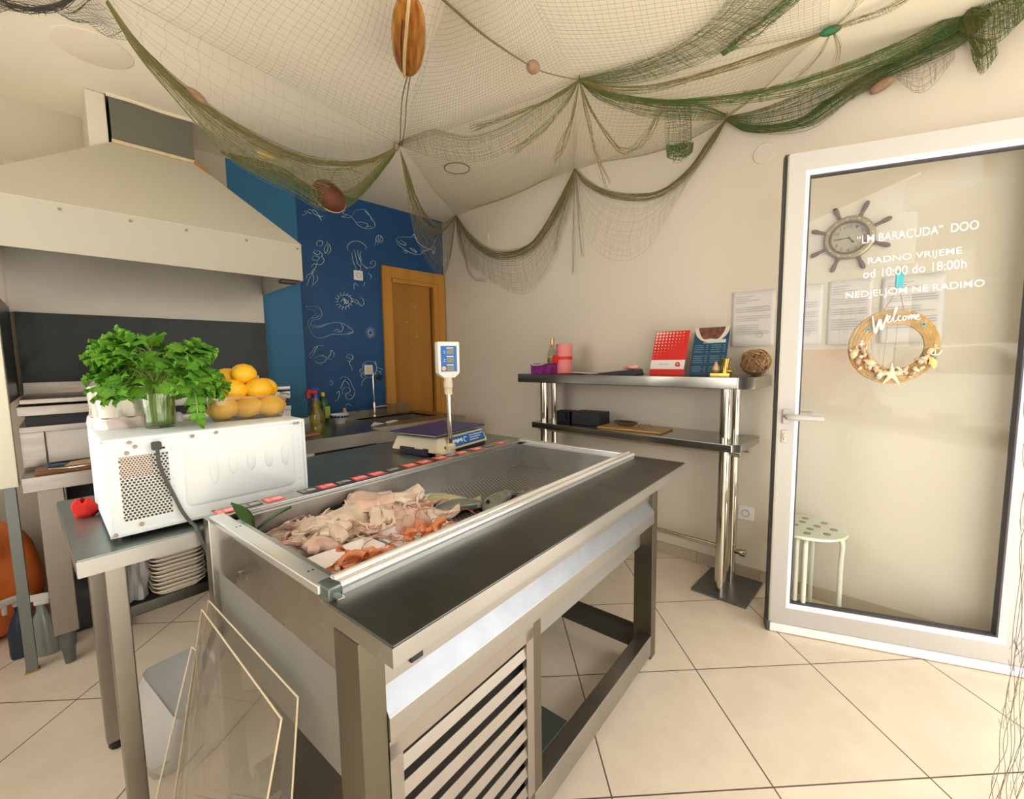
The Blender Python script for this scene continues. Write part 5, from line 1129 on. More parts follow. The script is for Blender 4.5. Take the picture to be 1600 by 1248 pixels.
fr = MB(); G = [(g0, gz0), (g1, gz0), (g1, gz1), (g0, gz1)]
for i in range(4):
    a, b_, c_, d_ = I[i], I[(i+1) % 4], G[(i+1) % 4], G[i]
    fr.hexa([Vector((p[0], .05, p[1])) for p in (a, b_, c_, d_)], [Vector((a[0], 0, a[1])), Vector((b_[0], 0, b_[1])), Vector((c_[0], .014, c_[1])), Vector((d_[0], .014, d_[1]))])
fr.build('glazing_bead', mat('bead_white', (.90, .90, .90), .25), dr)
fr = MB(); Q = [(g0+.006, gz0+.006), (g1-.006, gz0+.006), (g1-.006, gz1-.006), (g0+.006, gz1-.006)]
for i in range(4):
    a, b_, c_, d_ = G[i], G[(i+1) % 4], Q[(i+1) % 4], Q[i]
    fr.hexa([Vector((p[0], .045, p[1])) for p in (a, b_, c_, d_)], [Vector((p[0], .014, p[1])) for p in (a, b_, c_, d_)])
fr.build('glass_gasket', mat('gasket_dark', (.06, .055, .07), .5), dr)
GLZ = glass_mat('door_glass', (.92, .93, .91), .0, .8)
pane = MB().add([(g0, .028, gz0), (g1, .028, gz0), (g1, .028, gz1), (g0, .028, gz1)], [(0, 1, 2, 3)]).build('glass_pane', GLZ, dr)
MB().box(S0, S1, -.004, .02, .004, zb0-.003).build('kick_strip', mat('kick_white', (.90, .87, .90), .3), dr, bev=.003)
MB().box(S0-.012, S0, .022, .062, .03, DT).build('edge_seal', mat('gasket_dark', None), dr)
MB().box(S0-.012, S1, .026, .060, DT, DT+.010).build('top_seal', mat('gasket_dark', None), dr)
MB().box(S0-.006, S0, .0, .022, .04, DT-.004).build('lock_strip', mat('lock_strip_olive', (.36, .35, .27), .4, .5), dr)
MB().box(S0-.013, S0+.004, .0, .064, .0, .05).build('corner_cap', mat('corner_cap_dark', (.06, .08, .08), .5), dr)
# handles and lock
def handle(y0, sgn, nm):
    h = MB().box(.012, .040, min(y0, y0-sgn*.012), max(y0, y0-sgn*.012), .955, 1.02).build('handle_plate', PVC, dr, bev=.005)
    MB().tube(smooth_line([(.026, y0-sgn*.006, .990), (.026, y0-sgn*.045, .990), (.045, y0-sgn*.055, .990), (.10, y0-sgn*.055, .989), (.150, y0-sgn*.052, .987)], 5), [.012]*5+[.0145]*5+[.0165]*5+[.014]*5+[.009], 12, flat=.85).build(nm, PVC, h, smooth=True)
handle(0, 1, 'lever'); handle(.062, -1, 'lever')
lk = MB().box(.012, .036, -.007, 0, .872, .928).build('lock_plate', PVC, dr, bev=.006)
MB().lathe([(.007, 0), (.007, .006), (0, .006)], 14, TR(.024, -.006, .905) @ RX(PI/2)).box(.0205, .0275, -.012, -.006, .885, .905).build('lock_cylinder', mat('lock_brass', (.45, .38, .28), .35, .8), lk, smooth=True)
# hinge jamb at the right
MB().box(S1, S1+.03, .02, .09, .0, DT+.01).build('hinge_jamb', mat('jamb_greenish', (.62, .66, .50), .4), dr)
# lettering on the glass
LET = mat('vinyl_white', (.93, .93, .93), .4)
for body, s0, s1, z, h in (('\u201cLM BARACUDA\u201d  DOO', .252, .622, 1.693, .033), ('RADNO VRIJEME', .291, .579, 1.612, .032), ('od 10:00 do 18:00h', .278, .596, 1.556, .034), ('NEDJELJOM NE RADIMO', .224, .652, 1.479, .034)):
    text_obj('lettering', body, s1-s0, LET, pane, TR(s0, .0262, z) @ RY(-.045), offset=.003, ext=.0006, height=h)

# ------------------------------------------------------------------ wreath hung behind the glass
hk = thing('suction_hook', 'turquoise blue suction hook on the door glass holding the wreath', 'hook', DM @ Vector((.400, .0295, 1.548)), DROT)
TQ = mat('turquoise_plastic', (.02, .48, .58), .35)
MB().box(-.013, .013, 0, .012, -.035, .03).build('hook_plate', TQ, hk, bev=.005)
MB().tube([(0, .010, -.015), (0, .018, -.024), (0, .020, -.016)], .004, 8).build('hook_peg', TQ, hk, smooth=True)
wr = thing('wreath', 'rope wreath with shells, little anchors and a Welcome sign hanging behind the door glass', 'wreath', DM @ Vector((.397, .046, 1.279)), DROT)
ROPE = mat('jute_rope', (.60, .38, .14), .75, noise=.3, nscale=60, bump=.4, bscale=120)
RO, RI, CX = .147, .090, .006
for k in range(6):
    r_ = RI+.006+(RO-RI-.010)*k/5; cx = CX*(1-k/5)*1.4
    MB().tube([(cx+r_*math.cos(2*PI*i/72), -.004*math.sin(PI*k/5), r_*math.sin(2*PI*i/72)) for i in range(72)], .0072, 8, closed=True).build('rope_turn', ROPE, wr, smooth=True)
MB().tube(smooth_line([(-.040, 0, .140), (-.012, -.004, .20), (.0, -.006, .248), (.014, -.004, .20), (.028, 0, .142)], 5), .0018, 6).tube([(-.02, .004, .09), (-.028, .004, -.09)], .001, 5).tube([(.012, .004, .09), (.008, .004, -.09)], .001, 5).build('cord_and_streaks', mat('cord_streak_brown', (.45, .28, .14), .7), wr, smooth=True)  # cord, plus two straight tubes standing in for reflection streaks across the hole
SHC = [mat('shell_cream', (.82, .66, .42), .35, noise=.25, nscale=60), mat('shell_pink', (.74, .50, .38), .35, noise=.3, nscale=60), mat('shell_ivory', (.86, .80, .68), .35, noise=.15, nscale=60)]
R4 = random.Random(11)
def scallop(c, r, ang, m):
    n = 18
    def fn(a, b):
        t = -1.25+2.5*a; rr = r*b*(1+.05*math.cos(18*a*PI)); return Vector((c[0]+rr*math.sin(t+ang), c[1]-.006-.010*math.sin(PI*min(b, .98))*(1+.12*math.cos(18*a*PI)), c[2]+rr*math.cos(t+ang)-0))
    return MB().grid(fn, n, 7).build('scallop_shell', m, wr, smooth=True, solid=.002)
def cone(c, r, l, ang, m):
    d_ = Vector((math.sin(ang), 0, math.cos(ang)))
    MB().lathe([(0, 0), (r*.7, l*.06), (r, l*.25), (r*.75, l*.45), (r*.62, l*.5), (r*.55, l*.68), (r*.3, l*.74), (0, l)], 12, TR(*c) @ Vector((0, 0, 1)).rotation_difference(d_).to_matrix().to_4x4()).build('snail_shell', m, wr, smooth=True)
for k in range(40):
    a = PI+.15+(PI-.3)*((k*.618) % 1); rr = R4.uniform(RI+.006, RO-.012); c_ = (rr*math.cos(a), -.012-.006*R4.random(), rr*math.sin(a)); m_ = SHC[R4.randrange(3)]
    if k % 3 == 0: scallop(c_, R4.uniform(.014, .022), R4.uniform(-1.5, 1.5), m_)
    elif k % 3 == 1: cone(c_, R4.uniform(.006, .010), R4.uniform(.02, .032), R4.uniform(0, 6.28), m_)
    else: MB().ball(c_, R4.uniform(.006, .010), .007, R4.uniform(.006, .010), 10, 7).build('pebble_shell', m_, wr, smooth=True)
scallop((-.122, -.012, -.030), .026, -1.2, SHC[0]); scallop((.108, -.012, -.070), .028, 1.2, mat('shell_yellow', (.84, .66, .26), .35, noise=.15, nscale=50)); scallop((-.085, -.012, -.075), .028, .6, SHC[0])
sf = MB()
for k in range(5):
    a = PI/2+2*PI*k/5; b0 = Vector((-.006, -.020, -.112)); sf.tube([b0, b0+Vector((.022*math.cos(a), -.002, .022*math.sin(a))), b0+Vector((.046*math.cos(a), 0, .046*math.sin(a)))], [.011, .007, .002], 8)
sf.build('starfish', mat('starfish_pale', (.84, .72, .50), .6, bump=.3, bscale=150), wr, smooth=True)
for (x, z, s_) in ((-.108, .006, 1), (.128, -.016, 1.05)):
    an = MB(); q = .022*s_
    an.tube([(x, -.016, z+q*.55), (x, -.016, z-q*.75)], .0022, 6).tube([(x-q*.45, -.016, z+q*.3), (x+q*.45, -.016, z+q*.3)], .002, 6).tube([(x+q*.8*math.cos(a), -.016, z-.1*q+q*.75*math.sin(a)) for a in [PI+PI*i/10 for i in range(11)]], .0024, 6)
    an.tube([(x+.004*math.cos(2*PI*i/12), -.016, z+q*.75+.004*math.sin(2*PI*i/12)) for i in range(12)], .0014, 5, closed=True).build('anchor', WHITE, wr, smooth=True)
for (x, z) in ((-.088, .072), (.087, .085), (-.130, -.016), (.128, -.048)):
    e = MB().lathe([(.0085, 0), (.008, .004), (0, .005)], 16, TR(x, -.010, z) @ RX(PI/2)).build('eye_bead', mat('bead_blue', (.18, .42, .48), .3), wr, smooth=True)
    MB().lathe([(.004, 0), (.0035, .002), (0, .003)], 12, TR(x, -.0145, z) @ RX(PI/2)).build('bead_pupil', mat('bead_navy', (.02, .05, .10), .3), e, smooth=True)
# the word Welcome written in a round brush hand, as strokes along the top of the ring
def script(strokes, x0, z0, k, w):
    b = MB()
    for st in strokes:
        p = smooth_line([Vector((x0+x*k, -.019, z0+y*k)) for x, y in st], 5); n = len(p); b.tube(p, [w*(.6+.4*math.sin(PI*i/(n-1))) for i in range(n)], 7)
    return b
W_ = [[(0, 1.55), (.18, .4), (.35, -.35), (.55, .55), (.72, 1.15), (.85, .1), (.95, .2), (1.15, .9), (1.30, 1.65)]]
rest = [[(1.42, .95), (1.62, 1.15), (1.66, 1.4), (1.5, 1.38), (1.42, 1.0), (1.55, .75), (1.8, .95), (2.05, 1.6), (2.2, 2.2), (2.12, 2.35), (2.0, 1.8), (1.98, .95), (2.1, .8), (2.3, 1.0)],
        [(2.62, 1.38), (2.45, 1.4), (2.36, 1.1), (2.5, .85), (2.72, 1.0)], [(2.95, 1.4), (2.78, 1.25), (2.8, .98), (2.98, .95), (3.08, 1.2), (2.98, 1.4), (3.2, 1.28)],
        [(3.22, 1.45), (3.28, 1.0), (3.4, 1.4), (3.52, 1.45), (3.52, 1.0), (3.66, 1.38), (3.78, 1.42), (3.78, 1.05), (3.88, .98)], [(3.92, 1.1), (4.12, 1.25), (4.12, 1.45), (3.98, 1.42), (3.92, 1.1), (4.08, .92), (4.3, 1.05)]]
wm = script(W_, -.080, .068, .0365, .0052)
w2_ = script(rest, -.083, .070, .0365, .0026); wm.add(w2_.v, w2_.f); wm.build('welcome_word', WHITE, wr, smooth=True)
# ================================================================== fishing nets under the ceiling
NETO = mat('net_olive', (.23, .20, .075), .8); NETG = mat('net_green', (.06, .14, .035), .8, color2=(.17, .17, .045), nscale=9)
NETB = mat('net_brown', (.22, .18, .10), .8); NETK = mat('net_charcoal', (.075, .065, .05), .8)
RN = random.Random(21)
HK = {'A': (-2.375, -1.21, 2.545), '1': (-1.096, -1.042, 2.535), '4': (-.826, -2.141, 2.54), '6': (-.372, -3.035, 2.54), '2': (-.03, -.245, 2.555), '3': (-.03, -1.55, 2.555), '5': (-.03, -2.54, 2.52), '7': (-.03, -3.44, 2.55)}
def on_line(a, b, px): return [AV(HK[a] if isinstance(a, str) else a, HK[b] if isinstance(b, str) else b, x, y) for x, y in px]
def on_face(a, px):
    d = Vector((HK[a][0]-CAM[0], HK[a][1]-CAM[1], 0)); return [AP(HK[a], d, x, y) for x, y in px]
def on_ceil(px): return [AZ(2.53, x, y) for x, y in px]
def on_wall(px): return [AX(-.05, x, y) for x, y in px]
def resample(pts, n):
    P = smooth_line(pts, 6); d = [0]
    for i in range(1, len(P)): d.append(d[-1]+(P[i]-P[i-1]).length)
    out = []; j = 0
    for k in range(n):
        t = d[-1]*k/(n-1)
        while j < len(P)-2 and d[j+1] < t: j += 1
        s = (t-d[j])/max(d[j+1]-d[j], 1e-9); out.append(P[j].lerp(P[j+1], min(1, s)))
    return out
def loft_net(name, parent, m, top, bot, n_len, n_cross, r, pw=1.6, jit=.004, bulge=.03, nseg=44, rc=None, sub=8):
    """net hanging between two lines: n_len cords along it (crowding the upper one), n_cross threads between them"""
    T = resample(top, nseg); B = resample(bot, nseg); b = MB()
    side = (T[-1]-T[0]).cross(Vector((0, 0, 1))); side = side.normalized() if side.length > 1e-6 else Vector((1, 0, 0))
    def P(i, t, ph, am):
        q = T[i].lerp(B[i], t); e = math.sin(PI*i/(nseg-1)); f = i/(nseg-1)
        return q+side*(bulge*math.sin(PI*t)*e+am*math.sin(11*f+ph)*e)+Vector((0, 0, am*.6*math.sin(8*f+2*ph)*e))
    for k in range(n_len):
        t = (k/(max(1, n_len-1)))**pw; ph = RN.uniform(0, 6.3); am = jit*RN.uniform(.3, 1.6)
        if k: t = min(1, max(0, t+RN.uniform(-.4, .4)/n_len))
        b.tube([P(i, t, ph, am) for i in range(nseg)], r*RN.uniform(.7, 1.25), 3, cap=False)
    for k in range(n_cross):
        f = (k+RN.uniform(.1, .9))/n_cross*(nseg-1.01); ph = RN.uniform(0, 6.3); dr = RN.uniform(-1.2, 1.2); pts = []
        for s in range(sub+1):
            g = min(max(f+dr*s/sub+.25*math.sin(5*s+ph), 0), nseg-1.001); i = int(g); u = g-i
            pts.append(P(i, s/sub, ph, jit).lerp(P(i+1, s/sub, ph, jit), u))
        b.tube(pts, (rc or r)*.8, 3, cap=False)
    return b.build(name, m, parent)
def patch_net(name, parent, m, A, B, C, D_, nu, nv, sag, r, wob=.012, seg=26):
    A, B, C, D_ = map(Vector, (A, B, C, D_)); b = MB()
    def P(u, v):
        q = A.lerp(B, u).lerp(D_.lerp(C, u), v); e = math.sin(PI*min(max(u, 0), 1))**.8*math.sin(PI*min(max(v, 0), 1))**.8
        return q+Vector((wob*math.sin(9*v+3*u), wob*math.sin(8*u+2*v), -sag*e+wob*.5*math.sin(7*u+6*v)*e))
    for k in range(nu+1): u = k/nu+RN.uniform(-.15, .15)/nu; b.tube([P(u, j/seg) for j in range(seg+1)], r, 3, cap=False)
    for k in range(nv+1): v = k/nv+RN.uniform(-.15, .15)/nv; b.tube([P(j/seg, v) for j in range(seg+1)], r, 3, cap=False)
    return b.build(name, m, parent)
def CE(x, y, z=2.535): return AZ(z, x, y)

n1 = thing('fishing_net', 'old olive brown fishing net draped across the ceiling and over the blue wall', 'fishing net', HK['1'])
n1.location = (0, 0, 0)
patch_net('ceiling_mesh', n1, NETB, CE(165, -20), HK['1'], CE(705, -30), CE(400, -230), 30, 26, .05, .00040)
patch_net('ceiling_mesh', n1, NETB, HK['1'], HK['4'], CE(800, -70), CE(705, -30), 52, 34, .05, .00040)
patch_net('ceiling_mesh', n1, NETB, HK['4'], HK['6'], CE(1300, -120), CE(800, -70), 40, 30, .05, .00038)
patch_net('hanging_mesh', n1, NETO, HK['1'], HK['4'], HK['3'], HK['2'], 64, 54, .16, .00042)
patch_net('hanging_mesh', n1, NETO, HK['4'], HK['6'], HK['5'], HK['3'], 44, 40, .17, .00040)
loft_net('swag', n1, NETO, on_line('A', '1', [(168, 0), (215, 66), (260, 112), (300, 146), (350, 183), (400, 212), (450, 236), (500, 250), (560, 252), (600, 240), (622, 226)]),
         on_line('A', '1', [(166, 2), (210, 80), (270, 152), (345, 237), (400, 274), (455, 300), (505, 328), (545, 322), (580, 285), (612, 245), (622, 229)]), 66, 150, .0009, 1.25, .008, .05, rc=.0007)
loft_net('ceiling_mesh', n1, NETB, [Vector(CE(165, -20)).lerp(Vector(HK['1']), i/8) for i in range(9)], on_line('A', '1', [(168, 0), (215, 64), (260, 110), (300, 144), (350, 181), (400, 210), (450, 234), (500, 248), (560, 251), (600, 239), (622, 225)]), 6, 26, .0004, 1.0, .003, .0)
loft_net('swag_rope', n1, NETO, on_line('A', '1', [(168, 0), (215, 64), (260, 110), (300, 144), (350, 181), (400, 210), (450, 234), (500, 248), (560, 251), (600, 239), (622, 225)]),
         on_line('A', '1', [(165, 4), (208, 74), (255, 122), (298, 158), (350, 198), (400, 226), (450, 248), (500, 258), (560, 259), (600, 246), (622, 230)]), 16, 30, .0014, 1.2, .009, .01)
loft_net('swag_rope', n1, NETG, on_line('A', '1', [(345, 236), (400, 250), (440, 262), (480, 288), (520, 300), (560, 290), (600, 250), (622, 228)]), on_line('A', '1', [(345, 238), (400, 272), (455, 300), (505, 327), (545, 322), (580, 288), (612, 248), (622, 229)]), 30, 120, .0011, 1.0, .008, .03)
loft_net('swag_rope', n1, NETO, on_line('1', '2', [(622, 226), (638, 268), (650, 305), (668, 338), (690, 349), (712, 336)]), on_line('1', '2', [(624, 228), (634, 285), (645, 322), (662, 352), (688, 364), (712, 340)]), 28, 50, .0013, 1.1, .008, .02)
loft_net('swag', n1, NETO, on_line('1', '2', [(630, 245), (645, 300), (662, 345), (690, 358), (712, 338)]), on_line('1', '2', [(632, 260), (640, 330), (655, 385), (688, 432), (702, 408), (712, 342)]), 40, 110, .0007, 1.3, .006, .03)
loft_net('swag_rope', n1, NETO, on_line('2', '3', [(712, 335), (735, 366), (765, 388), (800, 391), (835, 374), (870, 318), (898, 262)]), on_line('2', '3', [(712, 338), (732, 374), (765, 400), (800, 404), (838, 386), (874, 330), (898, 264)]), 24, 40, .0013, 1.1, .008, .02)
loft_net('swag', n1, NETO, on_line('2', '3', [(712, 336), (735, 370), (765, 392), (800, 395), (835, 378), (872, 322), (898, 263)]), on_line('2', '3', [(712, 340), (720, 395), (758, 432), (800, 457), (832, 454), (868, 400), (892, 320), (898, 266)]), 34, 90, .0007, 1.5, .006, .02)
loft_net('swag_rope', n1, NETO, on_line('3', '5', [(898, 262), (915, 280), (945, 297), (985, 304), (1030, 298), (1075, 264), (1110, 215), (1135, 185)]), on_line('3', '5', [(898, 264), (914, 288), (945, 306), (985, 313), (1035, 306), (1082, 270), (1116, 222), (1135, 188)]), 20, 40, .0013, 1.1, .008, .02)
loft_net('swag', n1, NETO, on_line('3', '5', [(898, 263), (915, 284), (945, 300), (985, 308), (1030, 300), (1075, 266), (1110, 218), (1135, 186)]), on_line('3', '5', [(898, 266), (905, 335), (932, 392), (975, 410), (1015, 386), (1048, 330), (1092, 258), (1135, 190)]), 16, 50, .0005, 1.6, .006, .02)
loft_net('swag', n1, NETO, on_line('1', '4', [(622, 224), (660, 200), (700, 208), (740, 213), (800, 190), (860, 153), (905, 124)]), on_line('1', '4', [(624, 228), (680, 246), (750, 252), (820, 222), (875, 168), (905, 128)]), 26, 70, .0006, 1.7, .008, .03)
# folds gathered at the two middle hooks, and a few loose threads
def fold(a, pts_list, m, r, n, spread):
    for pts in pts_list:
        b = MB(); base = [Vector(p) for p in pts]
        for k in range(n):
            o_ = [p+Vector((RN.uniform(-1, 1), RN.uniform(-1, 1), RN.uniform(-1, 1)))*spread*(i/len(base)) for i, p in enumerate(base)]
            b.tube(smooth_line(o_, 5), r*RN.uniform(.7, 1.3), 3, cap=False)
        b.build('gathered_fold', m, a)
fold(n1, [on_line('4', '1', [(905, 126), (880, 165), (845, 205), (800, 240)]), on_face('4', [(905, 126), (895, 180), (880, 225), (872, 250)]), on_line('4', '1', [(905, 126), (870, 150), (800, 180), (735, 200)]), on_line('4', '5', [(905, 126), (925, 175), (955, 220), (975, 237), (1005, 220), (1035, 165)]), on_face('4', [(905, 127), (920, 190), (932, 240), (948, 290)])], NETO, .0008, 14, .035)
fold(n1, [on_line('3', '5', [(898, 262), (890, 300), (876, 350), (865, 395)]), on_line('3', '5', [(898, 262), (902, 305), (905, 350), (912, 400)]), on_line('3', '5', [(897, 262), (897, 330), (896, 375), (897, 425)]), on_line('2', '3', [(712, 336), (722, 380), (735, 430), (760, 440)])], NETO, .0006, 9, .03)
MB().tube(smooth_line(on_line('1', 'A', [(514, 300), (518, 280), (527, 264), (545, 264), (566, 272)]), 5), .0022, 6).build('loose_cord', NETO, n1, smooth=True)
for k_ in ('1', '4', '3', '2', '5'):
    p = Vector(HK[k_]); MB().tube([p+Vector((0, 0, .03)), p, p+Vector((-.008, -.004, -.006))], .0022, 6).build('ceiling_hook', mat('hook_dark', (.08, .07, .05), .4, .6), n1)

n2 = thing('fishing_net', 'thick bunched green fishing net slung along the right wall above the glass door', 'fishing net', (0, 0, 0))
h7 = HK['7']
loft_net('swag_rope', n2, NETG, on_line('4', '7', [(905, 124), (960, 146), (1030, 158), (1100, 156), (1160, 148), (1240, 128), (1340, 93), (1440, 48), (1500, 16), (1535, -12)]), on_line('4', '7', [(906, 127), (950, 152), (1010, 162), (1080, 166), (1150, 162), (1240, 148), (1340, 118), (1440, 76), (1500, 46), (1545, 10)]), 40, 120, .0010, 1.1, .010, .03)
loft_net('swag', n2, NETG, on_line('4', '5', [(906, 126), (960, 148), (1030, 160), (1090, 162), (1135, 178)]), on_line('4', '5', [(906, 128), (940, 158), (1000, 180), (1070, 186), (1135, 188)]), 30, 90, .0008, 1.0, .008, .03)
loft_net('swag_rope', n2, NETG, on_line('5', '7', [(1135, 183), (1165, 194), (1210, 196), (1255, 184), (1290, 158), (1340, 126), (1400, 92), (1500, 42), (1540, 6)]), on_line('5', '7', [(1135, 190), (1165, 206), (1210, 207), (1265, 198), (1300, 178), (1335, 152), (1400, 118), (1500, 72), (1550, 22)]), 44, 110, .00105, 1.0, .010, .03)
loft_net('swag', n2, NETG, on_line('5', '7', [(1136, 182), (1180, 172), (1240, 150), (1340, 112), (1440, 66), (1530, 8)]), on_line('5', '7', [(1136, 186), (1180, 196), (1240, 190), (1300, 165), (1400, 108), (1535, 20)]), 34, 120, .0008, 1.0, .010, .03)
loft_net('swag', n2, NETG, on_ceil([(905, 123), (960, 109), (1020, 90), (1075, 60), (1115, 28), (1140, -5), (1160, -40)]), on_ceil([(906, 126), (960, 132), (1020, 124), (1090, 101), (1140, 75), (1190, 40), (1240, 0), (1270, -40)]), 38, 140, .0006, 1.0, .012, .03)
loft_net('swag_rope', n2, NETG, on_ceil([(1125, 82), (1160, 55), (1200, 22), (1240, -12)]), on_ceil([(1130, 88), (1168, 66), (1212, 34), (1256, -6)]), 22, 40, .0010, 1.0, .012, .02)
loft_net('swag', n2, NETO, on_line('4', '6', [(905, 124), (950, 134), (1010, 134), (1080, 120), (1160, 94), (1240, 66), (1300, 45)]), on_line('4', '6', [(906, 127), (950, 142), (1010, 144), (1080, 130), (1160, 106), (1240, 74), (1300, 49)]), 22, 50, .0009, 1.0, .006, .02)
loft_net('swag', n2, NETO, on_ceil([(1300, 45), (1340, 28), (1380, 12), (1420, -12)]), on_ceil([(1300, 48), (1345, 36), (1390, 20), (1430, -6)]), 12, 20, .0008, 1.0, .005, .01)
fold(n2, [on_line('6', '5', [(1300, 46), (1280, 85), (1240, 125)]), on_line('6', '5', [(1300, 46), (1310, 75), (1305, 105)]), on_ceil([(1300, 46), (1325, 20), (1345, -5)])], NETO, .0006, 9, .03)
loft_net('tuft_veil', n2, NETG, on_line('4', '5', [(1038, 158), (1055, 160), (1080, 164)]), on_line('4', '5', [(1040, 236), (1058, 242), (1082, 232)]), 36, 34, .0007, 1.0, .012, .03, nseg=14)
loft_net('tuft_end', n2, NETG, on_line('4', '5', [(1041, 226), (1060, 228), (1084, 222)]), on_line('4', '5', [(1042, 246), (1060, 250), (1082, 238)]), 34, 60, .0012, 1.0, .022, .03, nseg=14)
loft_net('bunched_end', n2, NETG, on_wall([(1496, -8), (1530, 10), (1560, -5), (1610, -15)]), on_wall([(1500, 48), (1525, 66), (1560, 62), (1612, 18)]), 40, 90, .0010, 1.0, .018, .05, nseg=26)
loft_net('bunched_end', n2, NETG, on_wall([(1512, 55), (1530, 62), (1556, 58)]), on_wall([(1520, 95), (1535, 116), (1560, 84)]), 18, 40, .0009, 1.0, .008, .03, nseg=16)
loft_net('veil', n2, NETB, on_line('5', '7', [(1400, 112), (1440, 96), (1490, 72)]), on_line('5', '7', [(1402, 124), (1440, 146), (1492, 92)]), 14, 30, .0005, 1.0, .006, .02, nseg=18)
MB().tube(on_line('5', '7', [(1516, 62), (1533, 90)]), .006, 8).tube(on_line('5', '7', [(1533, 90), (1554, 74)]), .005, 8).build('wood_toggle', mat('toggle_wood', (.22, .09, .05), .6), n2, smooth=True)

n3 = thing('fishing_net', 'charcoal net bunched in the upper left corner of the ceiling', 'fishing net', (0, 0, 0))
a_, b_ = CE(-40, -5, 2.50), CE(125, -5, 2.50)
loft_net('swag_rope', n3, NETK, [AV(a_, b_, x, y) for x, y in [(-60, -30), (0, 0), (30, 11), (60, 14), (92, 8), (122, -12)]], [AV(a_, b_, x, y) for x, y in [(-60, -24), (0, 8), (30, 19), (60, 22), (96, 14), (126, -8)]], 20, 40, .0011, 1.0, .008, .02, nseg=26)
patch_net('ceiling_mesh', n3, NETK, CE(95, 8), CE(150, -20), CE(206, 68), CE(100, 24), 16, 12, .02, .0006, .02)
patch_net('ceiling_mesh', n3, NETK, CE(-40, -20), CE(95, -30), CE(92, 16), CE(-30, 16), 22, 14, .02, .0006, .02)

# net curtain beside the door, near the camera
pc0 = AZ(0.02, 1545, 1250); n4 = thing('net_curtain', 'brown net hanging to the floor at the right edge in front of the door hinge', 'net', (pc0.x, pc0.y, 0))
e_ = Vector((-DROT and math.cos(DROT), math.sin(DROT), 0)); b = MB()
for k in range(30):
    s_ = k*.006+RN.uniform(-.006, .006); ph = RN.uniform(0, 6.3); am = RN.uniform(.003, .009)
    pts = []
    for i in range(60):
        z = 1.5*i/59; pts.append(e_*(s_+am*math.sin(z*26+ph)+.012*math.sin(3*z+k*.1))+Vector((.012*math.sin(z*19+ph*2), .006*math.cos(z*23+ph), z+.004)))
    b.tube(pts, .00075, 3, cap=False)
for k in range(110):
    z = 1.5*RN.random(); s_ = RN.uniform(0, .15); pts = []; sg = RN.choice((-1, 1))
    for i in range(7): pts.append(e_*(s_+.022*i/6+.003*math.sin(i*2+k))+Vector((.008*math.sin(i+k), 0, z+sg*.03*math.sin(i*.8))))
    b.tube(pts, .0006, 3, cap=False)
b.build('mesh', mat('net_violet_brown', (.20, .15, .12), .8), n4)

# floats and shells on the nets
CORK = mat('cork', (.40, .235, .15), .8, noise=.35, nscale=60, bump=.3, bscale=90)
def cork(P, L_, W_, d, label):
    d = Vector(d).normalized(); o = MB().lathe([(.003, -L_/2), (W_*.3, -L_*.47), (W_*.45, -L_*.25), (W_*.5, 0), (W_*.45, L_*.25), (W_*.3, L_*.47), (.003, L_/2)], 18).build('cork_float', CORK, smooth=True, angle=180)
    o.matrix_world = TR(P) @ Vector((0, 0, 1)).rotation_difference(d).to_matrix().to_4x4(); return tag(o, label, 'float', 'cork floats on the nets')
def spot(a, b_, x, y, dz=0): return on_line(a, b_, [(x, y)])[0]+Vector((0, 0, dz))
PB = AV(CE(690, 0), HK['4'], 833, 105); cork(PB, .055, .052, Vector(HK['4'])-PB, 'round brown cork float strung on the cord left of the middle ceiling hook')
cork(spot('1', 'A', 619, 229), .045, .032, (0, 0, 1), 'small cork float at the hook where the olive swag meets the string')
cork(spot('A', '1', 306, 152), .075, .05, (1, 0, -.55), 'reddish cork float in the olive swag above the hood duct')
cork(spot('5', '7', 1378, 131, -.005), .085, .045, (0, -1, .35), 'oval cork float hanging under the green net above the glass door')
CORD = mat('net_cord', (.19, .15, .08), .7)
c1 = MB()
for o_ in (0, .006): c1.tube(smooth_line([CE(690, -4)+Vector((o_, o_, 0)), AV(CE(690, 0), HK['4'], 762, 58)+Vector((0, o_, 0)), PB, AV(CE(690, 0), HK['4'], 870, 118), Vector(HK['4'])], 5), .0026, 6)
tag(c1.build('float_cord', CORD, smooth=True), 'doubled brown cord running to the middle ceiling hook with a cork on it', 'cord')
# shells
SHB = mat('shell_brown', (.13, .035, .012), .7, color2=(.07, .016, .006), nscale=20)
P = spot('A', '1', 514, 308); Lz = 50*psize(P)
sb_ = thing('seashell', 'brown bowl shaped shell caught in the olive net over the blue wall', 'shell', P)
def shf(a, b): th = 2*PI*a; r = Lz*.5*math.sin(PI*.5*b)**.8; return Vector((r*math.cos(th)*1.0, r*math.sin(th)*.8, -Lz*.38*(1-b)**.6+.1*Lz*b*math.cos(th)))
o_ = MB().grid(shf, 28, 10, True).build('shell_cup', SHB, sb_, smooth=True, solid=.006); o_.rotation_euler = (-1.9, .6, -.5)
MB().tube([Vector((Lz*.5*math.cos(2*PI*i/28), Lz*.5*math.sin(2*PI*i/28)*.8, .1*Lz*math.cos(2*PI*i/28))) for i in range(28)], .005, 6, closed=True).build('shell_lip', mat('shell_lip', (.60, .40, .20), .4), o_, smooth=True)
P = spot('A', '1', 415, 243); k_ = psize(P)
o_ = MB().ball((0, 0, 0), 13*k_, 7*k_, 6*k_, 16, 10).build('seashell', mat('shell_golden', (.85, .60, .25), .3, noise=.3, nscale=40), smooth=True); o_.matrix_world = TR(P) @ RZ(-.7) @ RY(.35); tag(o_, 'small golden shell in the olive net above the blue wall left end', 'shell')  # golden yellow is the shell's own colour
KN = mat('knot_green', (.03, .16, .06), .7, bump=.4, bscale=80)
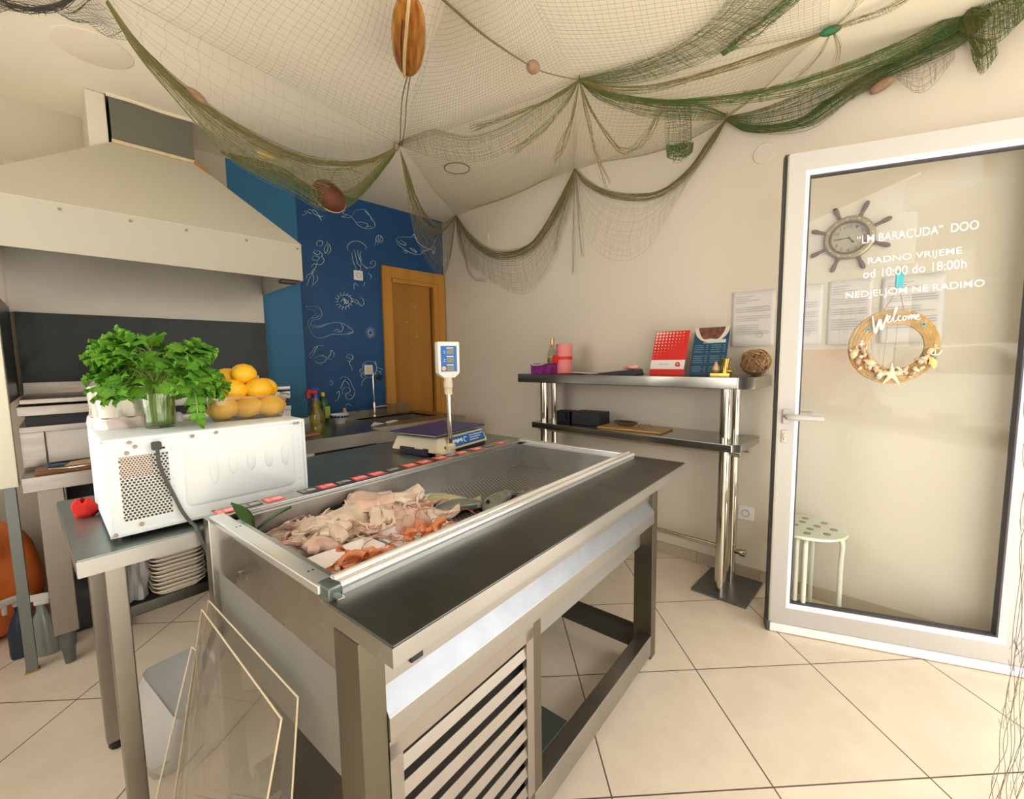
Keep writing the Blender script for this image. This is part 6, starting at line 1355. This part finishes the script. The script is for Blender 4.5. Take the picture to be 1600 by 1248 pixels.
P = spot('6', '4', 1298, 48); o_ = MB().ball((0, 0, 0), .04, .018, .016, 14, 9).build('net_knot', KN, n2, smooth=True); o_.matrix_world = TR(P) @ RZ(-1.0) @ RY(-.2)
P = spot('5', '4', 1130, 163); o_ = MB().ball((0, 0, 0), .034, .022, .024, 14, 9).build('net_knot', KN, n2, smooth=True); o_.matrix_world = TR(P) @ RZ(-1.0)
# wooden boat shaped float under the ceiling, tied to the hook string
pa, pb = AZ(2.44, 640, -12), AZ(2.45, 637, 118); dv_ = (pb-pa); ln_ = dv_.length; mid_ = (pa+pb)*.5
wf_ = thing('wooden_float', 'glossy brown wooden boat shaped float hanging under the ceiling net at the top', 'float', mid_)
wf_.matrix_basis = TR(mid_) @ Vector((1, 0, 0)).rotation_difference(dv_.normalized()).to_matrix().to_4x4() @ RX(.12)
ww = 52*psize(mid_)
VARN = wood_mat('varnished_wood', (.50, .22, .035), (.22, .055, .012), 4, (2, 14, 14), .22)
def wff(a, b):
    th = 2*PI*a; x = (b-.5)*ln_; w = ww*.5*max(0, 1-abs(2*b-1)**2.4)**.55; return Vector((x, w*math.cos(th), w*.62*math.sin(th)))
MB().grid(wff, 32, 26, True).build('hull', VARN, wf_, smooth=True)
MB().tube([Vector(((b-.5)*ln_, .1*ww*math.sin(2*b), -ww*.315*max(0, 1-abs(2*b-1)**2.4)**.55-.003)) for b in [i/24 for i in range(25)]], .006, 8).build('keel_cord', mat('keel_cord', (.62, .44, .22), .7, bump=.3), wf_, smooth=True)
gr_ = MB()
for s_ in (.35, .62): gr_.tube([wff(.75+.1*s_, b)*1.01 for b in [.2+.6*i/18 for i in range(19)]], .002, 5)
gr_.build('groove', mat('groove_dark', (.10, .02, .01), .5), wf_, smooth=True)
s1 = MB().tube(smooth_line([pb, AZ(2.50, 629, 150), AZ(2.52, 626, 190), Vector(HK['1'])+Vector((0, 0, -.004))], 4), .0028, 6).tube(smooth_line([pb+Vector((.012, 0, .0)), AZ(2.50, 635, 160), AZ(2.515, 633, 195), Vector(HK['1'])+Vector((.012, 0, 0))], 4), .0028, 6)
tag(s1.build('tie_cord', CORD, smooth=True), 'pair of cords from the wooden float down to the left ceiling hook', 'cord')
